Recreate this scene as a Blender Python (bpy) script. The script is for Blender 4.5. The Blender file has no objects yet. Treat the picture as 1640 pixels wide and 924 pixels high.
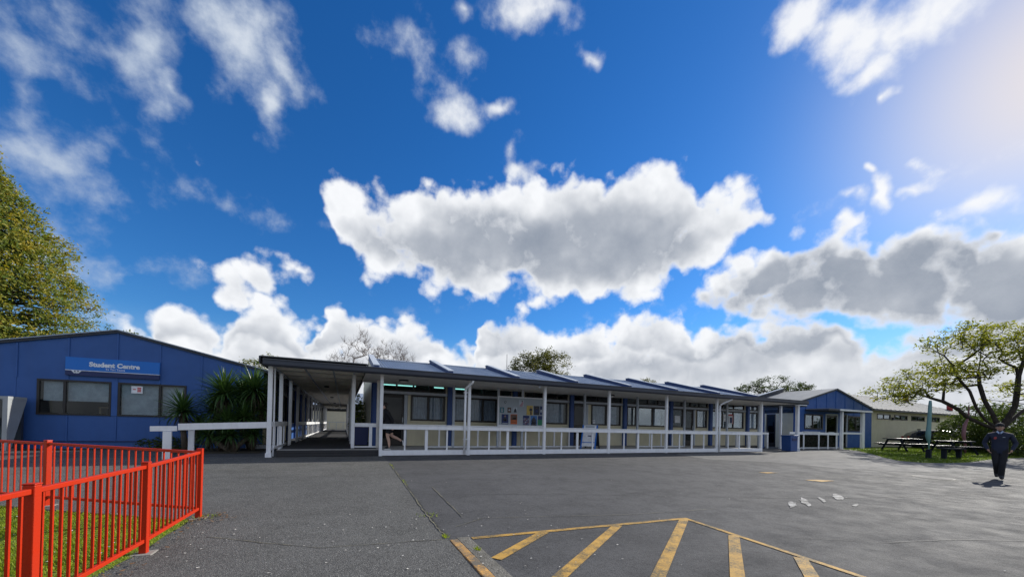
import bpy, bmesh, math, random
from mathutils import Vector, Matrix, noise as mnoise
R = math.radians
scene = bpy.context.scene
col = scene.collection
PI = math.pi

# ------------------------------------------------------------------ camera
YAW, PITCH, ROLL, EYE = R(23.9), math.atan(5/607.), math.atan(.022), 1.07
cam_d = bpy.data.cameras.new('camera')
cam_d.sensor_width = 36.0
cam_d.lens = 36.0*607/1640
cam_d.shift_y = (677-462)/1640.
cam_d.clip_start = .05
cam_d.clip_end = 4000
camera = bpy.data.objects.new('camera', cam_d)
col.objects.link(camera)
_fw = Vector((math.sin(YAW)*math.cos(PITCH), math.cos(YAW)*math.cos(PITCH), math.sin(PITCH)))
_r0 = Vector((math.cos(YAW), -math.sin(YAW), 0)); _u0 = _r0.cross(_fw)
_r = _r0*math.cos(ROLL)+_u0*math.sin(ROLL); _u = _u0*math.cos(ROLL)-_r0*math.sin(ROLL)
_m = Matrix((_r, _u, -_fw)).transposed().to_4x4(); _m.translation = (0, 0, EYE)
camera.matrix_world = _m
scene.camera = camera

# ------------------------------------------------------------------ light and sky
SUN_AZ, SUN_EL = R(80), R(29)          # measured from +Y towards +X
SKY_STRENGTH, SUN_STRENGTH, EXPOSURE = .1, 5.0, 0.25
scene.view_settings.view_transform = 'Standard'
scene.view_settings.look = 'None'
scene.view_settings.gamma = 1
scene.view_settings.exposure = EXPOSURE
scene.view_settings.use_curve_mapping = False
sun_dir = Vector((math.sin(SUN_AZ)*math.cos(SUN_EL), math.cos(SUN_AZ)*math.cos(SUN_EL), math.sin(SUN_EL)))
sl = bpy.data.lights.new('sun', 'SUN'); sl.energy = SUN_STRENGTH; sl.angle = R(.5); sl.color = (1, .95, .86)
sun = bpy.data.objects.new('sun', sl); col.objects.link(sun)
sun.rotation_euler = sun_dir.to_track_quat('Z', 'Y').to_euler()
sun.location = (20, 4, 30)

class Nodes:
    """small helper for writing node trees"""
    def __init__(s, tree): s.t = tree; s.n = tree.nodes; s.l = tree.links
    def new(s, kind, **kw):
        n = s.n.new(kind)
        for k, v in kw.items(): setattr(n, k, v)
        return n
    def put(s, sock, v):
        if hasattr(v, 'is_linked') or hasattr(v, 'links'): s.l.new(v, sock)
        elif v is not None: sock.default_value = v
    def math(s, op, a, b=None, c=None, clamp=False):
        n = s.new('ShaderNodeMath', operation=op); n.use_clamp = clamp
        for i, v in enumerate((a, b, c)): s.put(n.inputs[i], v)
        return n.outputs[0]
    def vmath(s, op, a, b=None, c=None):
        n = s.new('ShaderNodeVectorMath', operation=op)
        for i, v in enumerate((a, b, c)): s.put(n.inputs[i], v)
        return n.outputs['Value' if op in ('LENGTH', 'DOT_PRODUCT') else 'Vector']
    def noise(s, vec, scale, detail=4, rough=.55, out=0, dist=0, dim='3D'):
        n = s.new('ShaderNodeTexNoise'); n.noise_dimensions = dim
        if vec is not None: s.put(n.inputs['Vector'], vec)
        n.inputs['Scale'].default_value = scale; n.inputs['Detail'].default_value = detail
        n.inputs['Roughness'].default_value = rough; n.inputs['Distortion'].default_value = dist
        return n.outputs[out]
    def remap(s, v, a, b, c=0., d=1., smooth=False):
        n = s.new('ShaderNodeMapRange'); n.clamp = True
        if smooth: n.interpolation_type = 'SMOOTHSTEP'
        s.put(n.inputs[0], v)
        for i, x in enumerate((a, b, c, d)): n.inputs[i+1].default_value = x
        return n.outputs[0]
    def mix(s, f, a, b, mode='MIX'):
        n = s.new('ShaderNodeMix', data_type='RGBA', blend_type=mode)
        s.put(n.inputs[0], f)
        for i, v in ((6, a), (7, b)):
            if isinstance(v, tuple) and len(v) == 3: v = v+(1,)
            s.put(n.inputs[i], v)
        return n.outputs[2]

# outlines of the cloud banks as (azimuth, elevation); puffs as (azimuth, elevation, half width, half height, weight)
EDGE_TOP_1 = [(-0.0862, 0.4693), (-0.0575, 0.5094), (-0.008, 0.5251), (0.0554, 0.5401), (0.1451, 0.5523), (0.2391, 0.5729), (0.3365, 0.5894), (0.4355, 0.5969), (0.5178, 0.6004), (0.5827, 0.6041), (0.6697, 0.6012), (0.7676, 0.5951), (0.8457, 0.5752), (0.8731, 0.5548), (0.9061, 0.5414), (0.9502, 0.5271), (0.9831, 0.4997), (1.0219, 0.4406)]
EDGE_BASE_1 = [(-0.0937, 0.5072), (-0.0562, 0.4646), (-0.0247, 0.391), (0.021, 0.3433), (0.1207, 0.3388), (0.2142, 0.3266), (0.344, 0.3228), (0.4597, 0.3152), (0.5902, 0.3063), (0.6999, 0.2984), (0.7883, 0.3088), (0.8438, 0.3373), (0.8967, 0.3566), (0.9467, 0.3861), (0.9879, 0.4256), (1.0216, 0.4573)]
EDGE_TOP_2 = [(0.8237, 0.3054), (0.8641, 0.3348), (0.9223, 0.359), (0.9886, 0.3842), (1.0335, 0.4095), (1.0911, 0.4226), (1.1396, 0.414), (1.1714, 0.3918), (1.1864, 0.3665), (1.2095, 0.3819), (1.256, 0.3808), (1.2915, 0.3698), (1.3063, 0.3486), (1.3149, 0.3251), (1.3317, 0.3437), (1.3544, 0.3463), (1.3928, 0.3322)]
EDGE_BASE_2 = [(0.8229, 0.3465), (0.865, 0.2873), (0.9114, 0.248), (1.0308, 0.2145), (1.1329, 0.1987), (1.2196, 0.1858), (1.2931, 0.1676), (1.3557, 0.1474), (1.3939, 0.1393)]
EDGE_TOP_3 = [(-0.6184, 0.0835), (-0.5464, 0.0965), (-0.4819, 0.1076), (-0.4352, 0.1422), (-0.4023, 0.1738), (-0.3706, 0.185), (-0.349, 0.1583), (-0.3342, 0.2018), (-0.2963, 0.2265), (-0.2715, 0.2025), (-0.254, 0.1808), (-0.2312, 0.2226), (-0.1829, 0.2572), (-0.1305, 0.2643), (-0.086, 0.2201), (-0.0622, 0.1953), (-0.0482, 0.267), (0.0081, 0.2975), (0.07, 0.283), (0.1082, 0.2358), (0.1454, 0.269), (0.2, 0.2632), (0.2409, 0.2154), (0.2972, 0.2262), (0.3273, 0.196), (0.3449, 0.2868), (0.402, 0.3098), (0.4734, 0.2927), (0.5105, 0.2468), (0.5588, 0.274), (0.6306, 0.2781), (0.6582, 0.2288), (0.7, 0.2896), (0.7814, 0.2953), (0.838, 0.2762), (0.8661, 0.2244), (0.9112, 0.2617), (0.973, 0.2543), (1.0138, 0.236), (1.0626, 0.2507), (1.1229, 0.2432), (1.1646, 0.2174), (1.1823, 0.1938), (1.2114, 0.1949), (1.2349, 0.2181), (1.2859, 0.2181), (1.3554, 0.1931), (1.4754, 0.173)]
EDGE_TOP_6 = [(-0.6178, 0.0501), (-0.4811, 0.0669), (-0.4199, 0.1125), (-0.3565, 0.1105), (-0.3039, 0.148), (-0.245, 0.1443), (-0.1922, 0.1777), (-0.1339, 0.1587), (-0.0715, 0.1488), (0.0079, 0.1962), (0.0796, 0.1928), (0.1557, 0.1634), (0.2176, 0.1906), (0.315, 0.1637), (0.4292, 0.2069), (0.5116, 0.1998), (0.593, 0.1759), (0.6863, 0.2157), (0.776, 0.1998), (0.8602, 0.1746), (0.9375, 0.1946), (1.009, 0.1775), (1.0743, 0.1521), (1.1236, 0.1842), (1.1696, 0.1607), (1.2198, 0.1657), (1.2582, 0.1387), (1.3, 0.148), (1.35, 0.1368), (1.4756, 0.1174)]
EDGE_TOP_4 = [(-0.6028, 0.4172), (-0.5592, 0.452), (-0.5262, 0.4601), (-0.4968, 0.4888), (-0.457, 0.4775), (-0.4175, 0.4886), (-0.3891, 0.4473), (-0.3468, 0.4308), (-0.2917, 0.4256)]
EDGE_BASE_4 = [(-0.5994, 0.2559), (-0.5228, 0.3106), (-0.4864, 0.3168), (-0.4466, 0.3376), (-0.3948, 0.3575), (-0.3632, 0.3996), (-0.3287, 0.4175), (-0.292, 0.4359)]
EDGE_TOP_5 = [(-0.4729, 0.2938), (-0.4627, 0.2898), (-0.4239, 0.2945), (-0.3852, 0.2885), (-0.3519, 0.2877), (-0.3209, 0.2854)]
EDGE_BASE_5 = [(-0.4709, 0.2012), (-0.4501, 0.181), (-0.414, 0.1842), (-0.3754, 0.2152), (-0.3514, 0.2658), (-0.3211, 0.291)]
PUFFS = [(-0.2323, 0.2695, 0.0462, 0.0474, 1), (-0.1783, 0.2987, 0.0612, 0.042, 1), (-0.1197, 0.3184, 0.0538, 0.0349, 1), (1.1855, 0.4396, 0.0137, 0.0164, 0.9)]
WISPS = [(1.1686, 0.4786, 0.0124, 0.0179, 1.2), (1.1855, 0.4396, 0.0256, 0.0308, 1.4), (1.3178, 0.367, 0.0306, 0.028, 1.2), (1.2328, 0.4293, 0.0202, 0.0137, 1.0), (1.1439, 0.4354, 0.0185, 0.0155, 0.9), (1.1837, 0.5773, 0.0138, 0.0125, 1.1), (1.0652, 0.7293, 0.0739, 0.043, 1.5), (1.1495, 0.6722, 0.078, 0.0535, 1.6), (1.2059, 0.6622, 0.0783, 0.0532, 1.6), (1.2603, 0.6498, 0.0661, 0.0447, 1.5), (1.1638, 0.6229, 0.0447, 0.0321, 1.3), (0.4594, 0.837, 0.1493, 0.0361, 1.6), (0.6056, 0.7786, 0.0352, 0.0236, 1.4), (0.2427, 0.6993, 0.0837, 0.0392, 1.4), (0.3655, 0.7029, 0.0563, 0.0195, 1.2), (0.4042, 0.6407, 0.0365, 0.0278, 1.1), (0.4318, 0.6082, 0.0464, 0.0202, 1.1), (-0.365, 0.6145, 0.0544, 0.0787, 1), (-0.3376, 0.5737, 0.0353, 0.0374, 1), (-0.2227, 0.6721, 0.1017, 0.0719, 1.1), (-0.1424, 0.6663, 0.0716, 0.0528, 1.3), (-0.1699, 0.6074, 0.0403, 0.0571, 1.1), (-0.4922, 0.5531, 0.0941, 0.0763, 0.5), (0.1216, 0.7666, 0.0913, 0.0347, 0.8), (0.2562, 0.7644, 0.0486, 0.0194, 0.6), (0.2694, 0.8301, 0.0325, 0.019, 0.7)]
SHADED = [(0.4561, 0.4571, 0.3302, 0.0734, 0.6), (0.6956, 0.4908, 0.1834, 0.077, 0.4), (1.2418, 0.2957, 0.0837, 0.0564, 0.7), (1.0824, 0.3173, 0.1226, 0.0536, 0.7), (1.0312, 0.1859, 0.1761, 0.0578, 1.2), (1.2863, 0.1718, 0.1305, 0.0562, 1.2), (1.1783, 0.1596, 0.1036, 0.0372, 0.9), (-0.2055, 0.2716, 0.0546, 0.0343, 0.7), (0.791, 0.1662, 0.2142, 0.0428, 0.7)]


world = bpy.data.worlds.new('World'); scene.world = world
world.use_nodes = True
world.node_tree.nodes.clear()
W = Nodes(world.node_tree)
def build_sky():
    sky = W.new('ShaderNodeTexSky', sky_type='NISHITA')
    sky.sun_disc = False
    sky.sun_elevation = SUN_EL; sky.sun_rotation = SUN_AZ
    sky.altitude = 0; sky.air_density = 1.0; sky.dust_density = .15; sky.ozone_density = 2.5
    # the deep, saturated blue of the photograph
    hs = W.new('ShaderNodeHueSaturation'); hs.inputs['Saturation'].default_value = SKY_SAT; hs.inputs['Value'].default_value = SKY_VAL
    W.l.new(sky.outputs[0], hs.inputs['Color'])
    blue = W.mix(1., hs.outputs[0], SKY_TINT, 'MULTIPLY')
    P = W.new('ShaderNodeTexCoord').outputs['Generated']
    sx = W.new('ShaderNodeSeparateXYZ'); W.l.new(P, sx.inputs[0])
    az = W.math('ARCTAN2', sx.outputs[0], sx.outputs[1]); el = W.math('ARCSINE', sx.outputs[2])
    # pale haze low over the horizon
    blue = W.mix(W.remap(sx.outputs[2], .22, .0, 0., .75, smooth=True), blue, (4.6, 5.6, 6.8))
    # thin high haze brightens towards the sun
    near_sun = W.vmath('DOT_PRODUCT', P, tuple(sun_dir))
    blue = W.mix(W.math('MULTIPLY', W.math('POWER', W.math('MAXIMUM', near_sun, 0.), 62.), .85), blue, (7.6, 6.8, 6.3))
    cm = W.new('ShaderNodeCombineXYZ'); W.l.new(az, cm.inputs[0]); W.l.new(el, cm.inputs[1])
    w1 = W.vmath('MULTIPLY_ADD', W.noise(P, 9, 3, .6, 1), (.13, .11, 0), (-.065, -.055, 0))
    Q = W.vmath('ADD', cm.outputs[0], w1)
    q = W.new('ShaderNodeSeparateXYZ'); W.l.new(Q, q.inputs[0])
    ELO, EHI, ALO, AHI = -.3, 1.2, -1.2, 2.0
    def curves(*lists):
        """up to three outlines in one curve node, as elevations over azimuth"""
        n = W.new('ShaderNodeRGBCurve')
        n.mapping.use_clip = False
        for i, pts in enumerate(lists):
            c = n.mapping.curves[i]
            pp = [((a-ALO)/(AHI-ALO), (e-ELO)/(EHI-ELO)) for a, e in pts]
            c.points[0].location = pp[0]; c.points[1].location = pp[-1]
            for p in pp[1:-1]: c.points.new(*p)
            for p in c.points: p.handle_type = 'VECTOR'
        n.mapping.extend = 'HORIZONTAL'
        n.mapping.update()
        x = W.math('MULTIPLY_ADD', q.outputs[0], 1/(AHI-ALO), -ALO/(AHI-ALO))
        cx = W.new('ShaderNodeCombineXYZ')
        for i in range(3): W.l.new(x, cx.inputs[i])
        W.l.new(cx.outputs[0], n.inputs['Color'])
        s = W.new('ShaderNodeSeparateXYZ'); W.l.new(n.outputs[0], s.inputs[0])
        return [W.math('MULTIPLY_ADD', s.outputs[i], EHI-ELO, ELO) for i in range(len(lists))]
    t1, b1, t2 = curves(EDGE_TOP_1, EDGE_BASE_1, EDGE_TOP_2)
    b2, t3 = curves(EDGE_BASE_2, EDGE_TOP_3)
    t4, b4 = curves(EDGE_TOP_4, EDGE_BASE_4)
    t5, b5 = curves(EDGE_TOP_5, EDGE_BASE_5)
    e_ = q.outputs[1]
    band = lambda t, b: W.math('SMOOTH_MIN', W.math('SUBTRACT', t, e_), W.math('SUBTRACT', e_, b), .03)
    def puffs(blobs):
        acc = None
        for (a, e, ra, re, amp) in blobs:
            v = W.vmath('LENGTH', W.vmath('MULTIPLY_ADD', Q, (1/ra, 1/re, 0), (-a/ra, -e/re, 0)))
            v = W.math('MULTIPLY_ADD', v, -amp, amp)
            acc = v if acc is None else W.math('SMOOTH_MAX', acc, v, .2)
        return acc
    fb = W.noise(P, 12, 8, .62)
    up_sun = tuple(Vector((sun_dir.x*.4, sun_dir.y*.4, 1.0)).normalized()*.03)
    fb2 = W.noise(W.vmath('ADD', P, up_sun), 12, 3, .5); fb1 = W.noise(P, 12, 3, .5)
    nz = W.math('SUBTRACT', fb, .5)
    f1 = band(t1, b1); f2 = band(t2, b2); f3 = W.math('SUBTRACT', t3, e_)
    big = W.math('MAXIMUM', W.math('MAXIMUM', f1, f2), f3)
    FA = W.math('MAXIMUM', W.math('MULTIPLY', big, 17.), puffs(PUFFS))
    FA = W.math('MINIMUM', FA, 1.2)
    # billows: rounded heads on every edge
    def billow(vec, scale):
        v = W.new('ShaderNodeTexVoronoi', feature='F1'); v.inputs['Scale'].default_value = scale
        v.inputs['Detail'].default_value = 1.; v.inputs['Roughness'].default_value = .55
        W.l.new(vec, v.inputs['Vector']); return v.outputs['Distance']
    PW = W.vmath('MULTIPLY_ADD', W.noise(P, 30, 2, .5, 1), (.03, .03, .03), P)
    bl = W.math('SUBTRACT', .74, billow(PW, 13))
    dA = W.math('MULTIPLY_ADD', nz, 1.7, W.math('MULTIPLY_ADD', bl, 1.15, FA))
    aA = W.remap(dA, -.06, .60, smooth=True)
    # thin, wispy cloud
    FB = W.math('MAXIMUM', W.math('MULTIPLY', W.math('MAXIMUM', band(t4, b4), band(t5, b5)), 12.), puffs(WISPS))
    FB = W.math('MINIMUM', FB, 1.1)
    dB = W.math('MULTIPLY_ADD', nz, 2.9, W.math('MULTIPLY_ADD', bl, .55, W.math('SUBTRACT', FB, .12)))
    aB = W.remap(dB, -.32, 1.2, 0., .95, smooth=True)
    # unseen quarters of the sky: broken cloud, widened and brightened to add fill
    away = W.remap(W.vmath('DOT_PRODUCT', P, (math.sin(YAW), math.cos(YAW), 0.)), .45, .15)
    lowf = W.noise(P, 2.6, 2, .5)
    rest = W.math('ADD', lowf, W.math('MULTIPLY', nz, .5))
    aR = W.math('MULTIPLY', W.remap(W.math('MULTIPLY_ADD', sx.outputs[2], -.06, rest), .40, .54, smooth=True), away)
    # light and dark in the cloud: thick parts and the sides turned from the sun are grey
    emb = W.math('SUBTRACT', fb2, fb1)
    FD = W.remap(puffs(SHADED), -.3, .8, smooth=True)
    t6, = curves(EDGE_TOP_6)
    below = lambda t, a, b: W.remap(W.math('SUBTRACT', t, e_), a, b, smooth=True)
    k1 = W.math('MULTIPLY', below(t1, .035, .15), W.remap(W.math('SUBTRACT', e_, b1), .0, .09, smooth=True))
    k2 = W.math('MULTIPLY', below(t2, .016, .07), W.remap(W.math('SUBTRACT', e_, b2), -.01, .05, smooth=True))
    row = W.remap(W.math('SUBTRACT', t6, e_), -.004, .012)
    k3 = W.math('ADD', W.math('MULTIPLY', below(t3, .01, .075), W.math('SUBTRACT', 1., row)), W.math('MULTIPLY', below(t6, .0, .07), row))
    dark = W.math('MAXIMUM', W.math('MAXIMUM', W.math('MULTIPLY', k1, .66), W.math('MULTIPLY', k2, .86)), W.math('MULTIPLY', k3, .38))
    dark = W.math('MULTIPLY_ADD', FD, DARK_BODY, dark)
    dark = W.math('MULTIPLY_ADD', emb, DARK_EMBOSS, dark)
    dark = W.math('MULTIPLY_ADD', bl, -.24, W.math('ADD', dark, .02))
    dark = W.math('MULTIPLY_ADD', nz, .42, W.math('SMOOTH_MIN', W.math('MAXIMUM', dark, 0.), .80, .55))
    dark = W.math('MULTIPLY', W.math('MAXIMUM', dark, 0., clamp=True), W.remap(dA, .05, .9))
    cA = W.mix(dark, (8.0, 8.15, 8.4), (1.7, 2.1, 2.8))
    c = W.mix(aR, blue, W.mix(W.remap(rest, .55, .7), (8.2, 8.5, 9.2), (5.2, 5.7, 6.6)))
    c = W.mix(aB, c, W.mix(W.remap(W.math('MULTIPLY_ADD', az, .9, W.math('MULTIPLY', dB, .45)), .0, 1.1), (4.7, 5.4, 6.4), (8.0, 8.1, 8.3)))
    c = W.mix(aA, c, cA)
    # below the horizon: dull ground tone
    c = W.mix(W.remap(sx.outputs[2], -.02, .0), (.6, .62, .62), c)
    bg = W.new('ShaderNodeBackground'); W.l.new(c, bg.inputs[0]); bg.inputs[1].default_value = SKY_STRENGTH
    out = W.new('ShaderNodeOutputWorld'); W.l.new(bg.outputs[0], out.inputs[0])
SKY_SAT, SKY_VAL, SKY_TINT = 1.32, .97, (.60, .9, 1.18)
DARK_EMBOSS, DARK_BODY = 1.0, .42
build_sky()

# ------------------------------------------------------------------ materials
MATS = {}
def base_mat(name):
    m = bpy.data.materials.new(name); m.use_nodes = True
    m.node_tree.nodes.clear()
    N = Nodes(m.node_tree)
    out = N.new('ShaderNodeOutputMaterial')
    return m, N, out
def principled(N, out, color, rough=.6, metal=0., bump=None, bump_d=.01, spec=.5):
    p = N.new('ShaderNodeBsdfPrincipled')
    if isinstance(color, tuple) and len(color) == 3: color = color+(1,)
    N.put(p.inputs['Base Color'], color); N.put(p.inputs['Roughness'], rough); N.put(p.inputs['Metallic'], metal)
    p.inputs['Specular IOR Level'].default_value = spec
    if bump is not None:
        b = N.new('ShaderNodeBump'); b.inputs['Distance'].default_value = bump_d; b.inputs['Strength'].default_value = 1
        N.l.new(bump, b.inputs['Height']); N.l.new(b.outputs[0], p.inputs['Normal'])
    N.l.new(p.outputs[0], out.inputs[0])
    return p
def obj_co(N): return N.new('ShaderNodeTexCoord').outputs['Object']
def world_co(N): return N.new('ShaderNodeNewGeometry').outputs['Position']
def painted(name, c, rough=.5, dirt=.15, scale=2.5, grime=(.25, .22, .18), spec=.4, fleck=0., streak=True):
    """paint with weathering: broad uneven tone, vertical streaks, a few worn flecks"""
    m, N, out = base_mat(name)
    p = world_co(N)
    n1 = N.noise(p, scale, 5, .6)
    st = N.noise(N.vmath('MULTIPLY', p, (9., 9., .7)), 1., 4, .6) if streak else n1
    f = N.math('MULTIPLY', N.remap(N.math('ADD', N.math('MULTIPLY', n1, .6), N.math('MULTIPLY', st, .4)), .42, .72), dirt)
    cc = N.mix(f, c, tuple(c[i]*.45+grime[i]*.25 for i in range(3)))
    cc = N.mix(N.math('MULTIPLY', N.remap(N.noise(p, scale*14, 3, .6), .3, .7), .10), cc, tuple(x*1.15 for x in c))
    if fleck: cc = N.mix(N.math('MULTIPLY', N.remap(N.noise(p, 45, 3, .7), .66, .72), fleck), cc, grime)
    principled(N, out, cc, N.remap(n1, .3, .7, rough-.08, rough+.12), 0, N.noise(p, 60, 3), .0015, spec)
    MATS[name] = m; return m
def plain(name, c, rough=.5, metal=0., spec=.4):
    m, N, out = base_mat(name); 
    n = N.noise(obj_co(N), 6, 4)
    principled(N, out, N.mix(N.remap(n, .35, .65), tuple(x*.85 for x in c), tuple(min(1, x*1.1) for x in c)), rough, metal, spec=spec)
    MATS[name] = m; return m
def emissive(name, c, s):
    m, N, out = base_mat(name); e = N.new('ShaderNodeEmission'); e.inputs[0].default_value = c+(1,); e.inputs[1].default_value = s
    N.l.new(e.outputs[0], out.inputs[0]); MATS[name] = m; return m
def glass(name, tint=(.78, .82, .84), boost=.5):
    m, N, out = base_mat(name)
    t = N.new('ShaderNodeBsdfTransparent'); t.inputs[0].default_value = tint+(1,)
    g = N.new('ShaderNodeBsdfGlossy'); g.inputs['Roughness'].default_value = .015; g.inputs['Color'].default_value = (.9, .93, .95, 1)
    b = N.new('ShaderNodeBump'); b.inputs['Distance'].default_value = .004; b.inputs['Strength'].default_value = .5
    N.l.new(N.noise(world_co(N), 1.7, 2), b.inputs['Height']); N.l.new(b.outputs[0], g.inputs['Normal'])
    fr = N.new('ShaderNodeFresnel'); fr.inputs['IOR'].default_value = 1.5
    mx = N.new('ShaderNodeMixShader')
    N.l.new(N.math('MULTIPLY', fr.outputs[0], boost, clamp=True), mx.inputs[0]); N.l.new(t.outputs[0], mx.inputs[1]); N.l.new(g.outputs[0], mx.inputs[2])
    N.l.new(mx.outputs[0], out.inputs[0]); MATS[name] = m; return m
def asphalt(name, lo, hi, agg_scale, agg=.5, light=(.20, .20, .195), patch=(.035, .036, .038), bump=.006):
    m, N, out = base_mat(name)
    p = world_co(N)
    broad = N.noise(p, .35, 5, .6); mid = N.noise(p, 2.2, 5, .65); fine = N.noise(p, 14, 4, .7)
    c = N.mix(N.remap(broad, .35, .65), lo, hi)
    c = N.mix(N.math('MULTIPLY', N.remap(mid, .45, .7), .55), c, patch)
    c = N.mix(N.math('MULTIPLY', N.remap(fine, .35, .75), .35), c, tuple(x*1.5 for x in hi))
    v = N.new('ShaderNodeTexVoronoi'); v.inputs['Scale'].default_value = agg_scale; N.l.new(p, v.inputs['Vector'])
    sc = N.new('ShaderNodeSeparateColor'); N.l.new(v.outputs['Color'], sc.inputs[0])
    stone = N.math('MULTIPLY', N.remap(sc.outputs[0], .45, 1.), N.remap(v.outputs['Distance'], .5, .25))
    c = N.mix(N.math('MULTIPLY', stone, agg), c, light)
    c = N.mix(N.math('MULTIPLY', N.remap(sc.outputs[1], .6, 1.), .6), c, tuple(x*.3 for x in lo))
    # rolled streaks from laying
    st = N.noise(N.vmath('MULTIPLY', p, (.25, 1.6, 1)), 1., 4, .6)
    c = N.mix(N.math('MULTIPLY', N.remap(st, .5, .75), .2), c, tuple(x*1.35 for x in hi))
    h = N.math('MULTIPLY', N.remap(v.outputs['Distance'], .0, .7, 1, 0), 1.)
    principled(N, out, c, N.remap(mid, .3, .7, .74, .92), 0, h, bump, .15)
    MATS[name] = m; return m
def road_paint(name, c, under=(.05, .05, .05), wear=.5):
    m, N, out = base_mat(name); p = world_co(N)
    n = N.math('ADD', N.math('MULTIPLY', N.noise(p, 3.5, 6, .7), .62), N.math('MULTIPLY', N.noise(p, 55, 3, .7), .38))
    f = N.remap(n, wear-.07, wear+.06)
    cc = N.mix(N.remap(N.noise(p, 9, 4), .35, .7), c, tuple(x*.72 for x in c))
    cc = N.mix(f, cc, under)
    principled(N, out, cc, .75, 0, N.noise(p, 120, 2), .003, .3); MATS[name] = m; return m
def foliage(name, cols, transl=.35, rough=.55, clump=1.1, per_leaf=.45):
    """leaf colours vary from leaf to leaf (one random value per leaf)"""
    m, N, out = base_mat(name)
    g = N.new('ShaderNodeNewGeometry')
    r = N.new('ShaderNodeValToRGB'); r.color_ramp.elements[0].color = cols[0]+(1,); r.color_ramp.elements[1].color = cols[-1]+(1,)
    for i, c in enumerate(cols[1:-1]):
        e = r.color_ramp.elements.new((i+1)/(len(cols)-1)); e.color = c+(1,)
    big = N.noise(g.outputs['Position'], clump, 3, .6)
    f = N.math('ADD', N.math('MULTIPLY', g.outputs['Random Per Island'], per_leaf), N.math('MULTIPLY', N.remap(big, .32, .68), 1-per_leaf))
    N.l.new(f, r.inputs[0])
    p = N.new('ShaderNodeBsdfPrincipled'); p.inputs['Roughness'].default_value = rough; p.inputs['Specular IOR Level'].default_value = .3
    t = N.new('ShaderNodeBsdfTranslucent')
    N.l.new(r.outputs[0], p.inputs['Base Color'])
    N.l.new(N.mix(1., r.outputs[0], (1.5, 1.45, .6), 'MULTIPLY'), t.inputs[0])
    mx = N.new('ShaderNodeMixShader'); mx.inputs[0].default_value = transl
    N.l.new(p.outputs[0], mx.inputs[1]); N.l.new(t.outputs[0], mx.inputs[2]); N.l.new(mx.outputs[0], out.inputs[0])
    MATS[name] = m; return m
def bark(name, c):
    m, N, out = base_mat(name); p = obj_co(N)
    n = N.noise(N.vmath('MULTIPLY', p, (4, 4, 1)), 3, 6, .65)
    principled(N, out, N.mix(N.remap(n, .35, .65), tuple(x*.5 for x in c), c), .85, 0, n, .02, .2); MATS[name] = m; return m

painted('white_paint', (.80, .81, .82), .42, .35, fleck=.35)
painted('cream_paint', (.68, .62, .44), .6, .3)
painted('soffit_paint', (.80, .77, .71), .6, .4, streak=False)
painted('blue_paint', (.030, .098, .31), .55, .35, grime=(.09, .12, .2))
painted('rib_blue', (.022, .045, .14), .5, .25, grime=(.06, .07, .1))
painted('pillar_blue', (.035, .082, .25), .5, .25, grime=(.08, .1, .15))
painted('sign_blue', (.008, .15, .55), .35, .1)
painted('navy', (.012, .022, .10), .4, .1)
painted('charcoal', (.028, .033, .046), .4, .3, grime=(.12, .12, .12))
painted('frame_dark', (.022, .018, .016), .38, .2, grime=(.1, .09, .08))
painted('red_paint', (.44, .024, .004), .42, .35, grime=(.22, .05, .02), spec=.22, scale=4)
painted('grey_metal', (.34, .36, .37), .35, .4, grime=(.3, .2, .12), fleck=.3)
painted('deck_dark', (.030, .031, .034), .8, .3, streak=False)
painted('deck_pale', (.42, .41, .39), .8, .5, streak=False)
painted('deck_edge', (.33, .32, .30), .8, .5, streak=False)
painted('board_grey', (.36, .40, .43), .6, .15)
painted('concrete', (.22, .21, .19), .9, .6, streak=False, fleck=.6)
painted('table_dark', (.012, .015, .022), .8, .2, grime=(.05, .05, .06), spec=.12)
painted('interior', (.20, .19, .18), .8, .2, streak=False)
painted('cap_grey', (.46, .50, .55), .5, .25)
painted('bin_blue', (.012, .06, .22), .4, .2)
painted('vent_red', (.30, .03, .03), .6, .3)
painted('teal_tone', (.12, .24, .24), .45, .3)
painted('table_top', (.020, .024, .032), .34, .2, grime=(.06, .06, .07), spec=.55)
painted('pink_tone', (.20, .09, .10), .5, .3)
plain('paper', (.75, .76, .78)); plain('paper_red', (.55, .06, .06)); plain('white_print', (.75, .78, .82))
plain('curtain', (.66, .66, .72), .9); plain('blind', (.55, .60, .63), .8)
plain('blind_beige', (.55, .52, .42), .8)
plain('rubber', (.015, .015, .016), .8); plain('car_black', (.010, .011, .014), .22, spec=.6)
plain('chrome', (.6, .6, .62), .2, 1.); plain('tail_red', (.35, .01, .01), .3)
plain('skin', (.42, .25, .17), .55); plain('skin_pale', (.62, .40, .30), .5); plain('hair', (.022, .015, .012), .5)
plain('cloth_black', (.012, .013, .017), .85); plain('cloth_navy', (.013, .019, .040), .8); plain('cloth_shirt', (.35, .45, .62), .8)
plain('cloth_stripe', (.55, .38, .36), .8); plain('badge_red', (.30, .05, .05), .7); plain('shoe', (.02, .02, .022), .6); plain('sole', (.75, .75, .74), .6)
plain('wood_timber', (.30, .20, .10), .6)
emissive('tube_light', (.40, .92, .82), 1.5)
emissive('lamp_glow', (1., .9, .7), 1.2)
glass('glass'); glass('glass_dark', (.22, .25, .26), .6)
asphalt('asphalt', (.066, .066, .068), (.088, .088, .090), 95, .40, bump=.003)
asphalt('asphalt_coarse', (.080, .080, .076), (.110, .109, .104), 78, .85, light=(.33, .33, .31), patch=(.055, .055, .053), bump=.004)
asphalt('asphalt_pale', (.105, .105, .105), (.145, .143, .138), 80, .6, light=(.34, .34, .32), patch=(.10, .10, .10), bump=.003)
asphalt('soil', (.05, .045, .03), (.07, .06, .04), 40, .5, bump=.004)
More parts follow.
